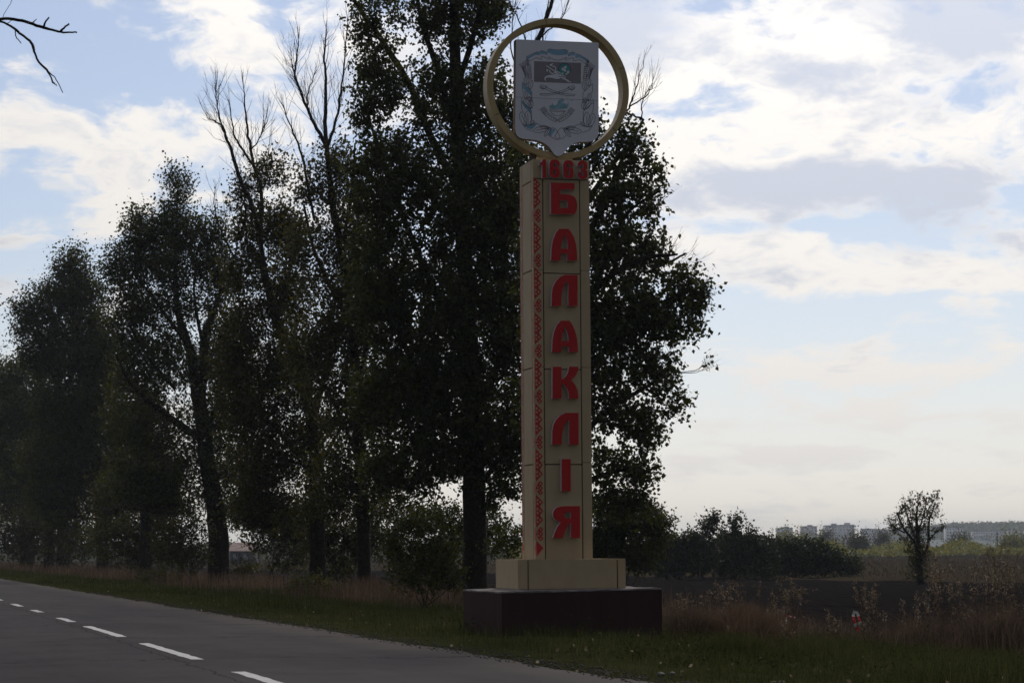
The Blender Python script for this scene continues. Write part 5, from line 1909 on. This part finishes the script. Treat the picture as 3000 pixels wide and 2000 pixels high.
# ------------------------------------------------------------------ far things
MAT['flat_wall'] = simple('pale_flat_wall', (.76, .74, .74), .9, .2, .12, .05)
MAT['flat_dark'] = simple('grey_flat_wall', (.60, .585, .59), .9, .2, .12, .05)
MAT['window'] = simple('far_window_glass', (.30, .31, .34), .2, .5, .1)
MAT['roof_far'] = simple('far_roofing', (.12, .11, .11), .9, .2, .1)
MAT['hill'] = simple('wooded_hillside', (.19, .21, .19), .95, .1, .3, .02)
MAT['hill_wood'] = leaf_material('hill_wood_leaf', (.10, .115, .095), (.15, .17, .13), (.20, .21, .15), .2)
MAT['house_roof'] = simple('rusty_pale_roof', (.40, .29, .25), .8, .3, .25, 1.5)
MAT['house_wall'] = simple('house_wall', (.09, .085, .085), .9, .2, .2, 1.5)
MAT['pole'] = simple('wooden_pole', (.055, .047, .040), .9, .1, .2)


def far_block(label, Y, x0, x1, y_top, towers=(), storeys=9, bays=8, steps=(), depth=14, y_base=1602):
    """an apartment block seen from far off; everything in metres at its own distance"""
    A_, B_ = at(x0, y_top, Y), at(x1, y_top, Y)
    zb = gxy(A_.x, Y) - 1
    w = B_.x - A_.x
    h = A_.z - zb
    root = empty('apartment_block', (A_.x, Y, zb), 0, label, 'building', 'apartment blocks on the skyline')
    acc = Acc()
    acc.box((0, 0, 0), (w, depth, h))
    acc.build('wall', MAT['flat_wall'], root)
    c = Acc()
    c.box((-.3, -.3, h), (w + .3, depth + .3, h + .5))
    c.build('roof_edge', MAT['roof_far'], root)
    for (tx0, tx1, ty) in towers:
        a, b = at(tx0, ty, Y), at(tx1, ty, Y)
        c = Acc()
        c.box((a.x - A_.x, 3, h + .5), (b.x - A_.x, depth - 3, a.z - zb))
        ro = c.build('roof_house', MAT['flat_dark'], root)
    for (sx0, sx1, sy) in steps:
        a, b = at(sx0, sy, Y), at(sx1, sy, Y)
        c = Acc()
        c.box((a.x - A_.x, .6, h - .5), (b.x - A_.x, depth - .6, a.z - zb))
        c.build('upper_wall', MAT['flat_wall'], root)
    # stair column and rows of windows
    c = Acc()
    c.box((w * .44, -.5, 0), (w * .56, -.02, h - .2))
    c.build('stair_column', MAT['flat_dark'], root)
    sh = h / storeys
    wins = 0
    me = None
    for f in range(storeys):
        for b in range(bays):
            cx = w * (b + .5) / bays
            if .42 < cx / w < .58:
                continue
            if me is None:
                m = Acc()
                m.box((-w / bays * .28, -.08, 0), (w / bays * .28, .02, sh * .48))
                o = m.build('window', MAT['window'], root)
                me = o.data
            else:
                o = bpy.data.objects.new('window', me)
                COL.objects.link(o)
                o.parent = root
            o.location = (cx, -.01, f * sh + sh * .3)
    return root


def build_far():
    far_block('pale tower block, leftmost on the skyline right of the thicket', 2300, 2277, 2322.7, 1547, [(2298, 2311, 1541.5)], 9, 5)
    far_block('pale tower block with a stepped roof hut, second on the skyline', 2300, 2348, 2393.5, 1542, [(2368.5, 2381, 1536.5)], 9, 5)
    far_block('widest tall block with two roof huts, in the middle of the skyline', 2350, 2418, 2503.5, 1539.5, [(2438, 2452.5, 1532.5), (2477, 2491.5, 1530.5)], 9, 10, [(2458, 2503.3, 1536)])
    far_block('lower grey block just left of the lone field tree', 2400, 2526, 2567, 1549.5, [(2537, 2549, 1546.5)], 7, 6)
    far_block('small grey block half hidden behind the lone field tree', 2420, 2572, 2602, 1552, [(2574, 2582, 1549.5)], 7, 5)
    far_block('square block on the hillside right of the lone field tree', 2600, 2772, 2822, 1545, [], 7, 6)
    far_block('long pale block across the wooded hillside', 2650, 2852, 2948, 1556, [], 5, 14)
    far_block('long block at the right picture edge on the hillside', 2660, 2954, 3030, 1553, [(2962, 2978, 1549)], 5, 10)
    # water tower on the ridge
    w = at(2797, 1541, 3000)
    root = empty('ridge_tower', (w.x, w.y, w.z - 6), 0, 'small square tower standing on the wooded ridge', 'tower')
    c = Acc()
    c.box((-2.6, -2.6, -4), (2.6, 2.6, 8.5))
    c.build('shaft', MAT['flat_dark'], root)
    c = Acc()
    c.box((-3.6, -3.6, 8.5), (3.6, 3.6, 11.0))
    c.build('head', MAT['flat_dark'], root)
    # hill
    prof = [(2180, 1600), (2480, 1585), (2600, 1562), (2690, 1554), (2735, 1549), (2790, 1544), (2850, 1543), (2920, 1541), (3000, 1540), (3120, 1540), (3300, 1548), (3700, 1575)]
    V, F = [], []
    prof = [(prof[0][0] + (prof[-1][0] - prof[0][0]) * k / 60, None) for k in range(61)]
    xs = [2180, 2480, 2600, 2690, 2735, 2790, 2850, 2920, 3000, 3120, 3300, 3700]
    ys = [1600, 1585, 1562, 1554, 1549, 1544, 1543, 1541, 1540, 1540, 1548, 1575]
    rows = [(2500, -.0), (2680, .45), (2850, .8), (3000, 1.0), (3200, .95), (3600, .3)]
    for Yr, q in rows:
        for (x, _) in prof:
            top = at(x, float(np.interp(x, xs, ys)), 3000)
            xw = top.x * Yr / 3000
            V.append((xw, Yr, -1.5 + (top.z + 1.5) * q + (1.2 * math.sin(x * .05 + Yr) if 0 < q else 0)))
    n = len(prof)
    for a in range(len(rows) - 1):
        for k in range(n - 1):
            F.append((a * n + k, a * n + k + 1, (a + 1) * n + k + 1, (a + 1) * n + k))
    o = pymesh('hill', V, F, MAT['hill'], smooth=True)
    o['kind'] = 'structure'
    r = np.random.default_rng(9)
    # wood on the hill
    m = 4200
    xi = r.uniform(2560, 3250, m)
    q = r.uniform(0, 1, m)
    Yr = 2620 + 400 * q ** .6
    top = np.array([at(x, float(np.interp(x, xs, ys)), 3000).z for x in xi])
    frac = np.interp(Yr, [a for a, _ in rows], [b for _, b in rows])
    base = np.stack([(xi - 1500) / F_PX * Yr, Yr, -1.5 + (top + 1.5) * frac], 1)
    pos = np.repeat(base, 12, 0) + r.normal(size=(m * 12, 3)) * np.array([2.0, 2.0, 1.6]) + np.repeat(r.uniform(.4, 3.6, m), 12)[:, None] * np.array([0, 0, 1.])
    V, F = leaves(pos, 2.2, .2, 91, .8)
    o = npmesh('hill_wood', V, F, MAT['hill_wood'])
    tag(o, 'distant wood covering the hill above the town', None, None, 'stuff')

    # belt of autumn shrubs in front of the town
    m = 1900
    Yr = r.uniform(520, 1150, m)
    x = r.uniform(1480, 3150, m)
    hgt = 1.4 + 3.4 * (np.abs(np.sin(x * .021 + 1.3 * np.sin(x * .006)) * np.sin(x * .0077 + Yr * .004))) ** 1.3
    bx = (x - 1500) / F_PX * Yr
    pp, ss = xy_to_ps(bx, Yr)
    bz = gz(pp, ss)
    reps = 36
    pos = np.stack([np.repeat(bx, reps), np.repeat(Yr, reps), np.repeat(bz, reps)], 1)
    u = r.normal(size=(m * reps, 3))
    u /= np.linalg.norm(u, axis=1, keepdims=True)
    u *= r.uniform(0, 1, (m * reps, 1)) ** .4
    hh = np.repeat(hgt, reps)[:, None]
    pos = pos + u * hh * np.array([.9, .9, .52]) + np.array([0, 0, .5]) * hh
    V, F = leaves(pos, .74, .2, 92, .75)
    o = npmesh('shrub_belt', V, F, MAT['leaf_far'])
    tag(o, 'belt of yellowing shrubs across the meadow below the town', None, None, 'stuff')
    # dark tree belt seen under the roadside crowns
    m = 900
    Yr = r.uniform(560, 640, m)
    x = r.uniform(-60, 1480, m)
    hgt = 3.0 + 2.6 * np.abs(np.sin(x * .013) * np.sin(x * .0047 + 1)) + r.uniform(0, 1, m)
    bx = (x - 1500) / F_PX * Yr
    pp, ss = xy_to_ps(bx, Yr)
    bz = gz(pp, ss)
    reps = 40
    pos = np.stack([np.repeat(bx, reps), np.repeat(Yr, reps), np.repeat(bz, reps)], 1)
    u = r.normal(size=(m * reps, 3))
    u /= np.linalg.norm(u, axis=1, keepdims=True)
    u *= r.uniform(0, 1, (m * reps, 1)) ** .4
    hh = np.repeat(hgt, reps)[:, None]
    pos = pos + u * hh * np.array([.8, .8, .5]) + np.array([0, 0, .5]) * hh
    V, F = leaves(pos, .62, .2, 93, .75)
    o = npmesh('tree_belt', V, F, MAT['hill_wood'])
    tag(o, 'far dark belt of trees seen between the roadside trunks', None, None, 'stuff')

    # single trees and bushes that stand out of the belt
    for (px, Y, w_, h_, top, mat, lab, sd) in (
            (2972, 640, 44, 34, 1568, 'leaf_far', 'large rounded autumn bush at the right end of the shrub belt', 1), (2812, 700, 22, 14, 1588, 'leaf_dull', 'small dark bush at the foot of a power pole', 2),
            (2515, 620, 26, 14, 1586, 'leaf_dull', 'dark low bush in the shrub belt below the town', 3), (2585, 800, 12, 16, 1571, 'leaf_dull', 'narrow dark tree in the shrub belt left of the lone tree', 4),
            (2418, 900, 18, 12, 1566, 'leaf_dull', 'dark round tree in front of the widest tower block', 5), (2325, 560, 40, 10, 1588, 'leaf_far', 'yellowing low bush just behind the thicket', 6)):
        y_b = 1603 + 7000 * 1.7 / Y
        cy = top + h_ * .9
        make_shrub('bush', lab, Y, px, [(px, cy, w_ * .8, h_ * .9, 40, 40), (px - w_ * .5, (cy + y_b) / 2, w_ * .7, h_ * .7, 30, 36), (px + w_ * .5, (cy + y_b) / 2, w_ * .7, h_ * .7, 30, 36)], .45, mat, 300 + sd, None, 1.0, 'tree' if 'tree' in lab.split()[:3] else 'bush')
    # power poles
    for (px, yt, yb, Y, lab) in ((2825, 1560, 1608, 900, 'wooden power pole right of the lone tree'), (2921, 1558, 1604, 950, 'wooden power pole beside the round autumn bush'), (2471, 1573, 1604, 1250, 'thin power pole before the lower grey block'), (2840, 1566, 1604, 1100, 'fainter power pole close behind another')):
        t, b = at(px, yt, Y), at(px, yb, Y)
        g0 = gxy(t.x, Y)
        root = empty('power_pole', (t.x, Y, g0), 0, lab, 'power pole', 'power poles beyond the meadow')
        c = Acc()
        c.tube([(0, 0, -.5), (0, 0, t.z - g0)], [.26, .20], 6)
        c.build('post', MAT['pole'], root)
        c = Acc()
        c.box((-1.1, -.36, t.z - g0 - 1.0), (1.1, -.23, t.z - g0 - .8))
        c.build('crossarm', MAT['pole'], root)
    # little house between the trunks
    Y = 430
    a, b = at(672, 1613, Y), at(742, 1613, Y)
    tz = at(700, 1590, Y).z
    g0 = gxy(a.x, Y)
    w = b.x - a.x
    root = empty('small_house', (a.x, Y, g0), R_(-6), 'small dark house with a pale rusty roof, seen between the trunks', 'house')
    ez = a.z - g0
    rz = tz - g0
    c = Acc()
    c.box((.15, .2, -.3), (w - .15, 6, ez))
    c.build('wall', MAT['house_wall'], root)
    V = [(-.2, -.2, ez - .1), (w + .2, -.2, ez - .1), (w + .2, 6.4, ez - .1), (-.2, 6.4, ez - .1), (-.2, 3.1, rz), (w + .2, 3.1, rz),
         (-.2, -.2, ez), (w + .2, -.2, ez), (w + .2, 6.4, ez), (-.2, 6.4, ez), (-.2, 3.1, rz + .12), (w + .2, 3.1, rz + .12)]
    pymesh('roof', V, [(6, 7, 11, 10), (8, 9, 10, 11), (0, 4, 5, 1), (2, 5, 4, 3), (0, 1, 7, 6), (2, 3, 9, 8), (0, 6, 10, 4), (3, 4, 10, 9), (1, 5, 11, 7), (2, 8, 11, 5)], MAT['house_roof'], root)
    for wx in (w * .25, w * .68):
        c = Acc()
        c.box((wx - .4, .17, ez * .35), (wx + .4, .26, ez * .75))
        c.build('window', MAT['window'], root)


build_far()

# ------------------------------------------------------------------ haze
HAZE_DENSITY = 0.00013


def build_haze():
    m = new_mat('thin_haze')
    nt = m.node_tree
    out = nt.nodes.new('ShaderNodeOutputMaterial')
    v = nt.nodes.new('ShaderNodeVolumePrincipled')
    v.inputs['Color'].default_value = (.82, .90, 1.0, 1)
    v.inputs['Density'].default_value = HAZE_DENSITY
    v.inputs['Anisotropy'].default_value = .3
    nt.links.new(v.outputs[0], out.inputs['Volume'])
    c = Acc()
    c.box((-1900, -350, -5.0), (3300, 6200, 62))
    o = c.build('haze', m)
    o['kind'] = 'stuff'
    o['label'] = 'thin pale haze over the plain'


build_haze()
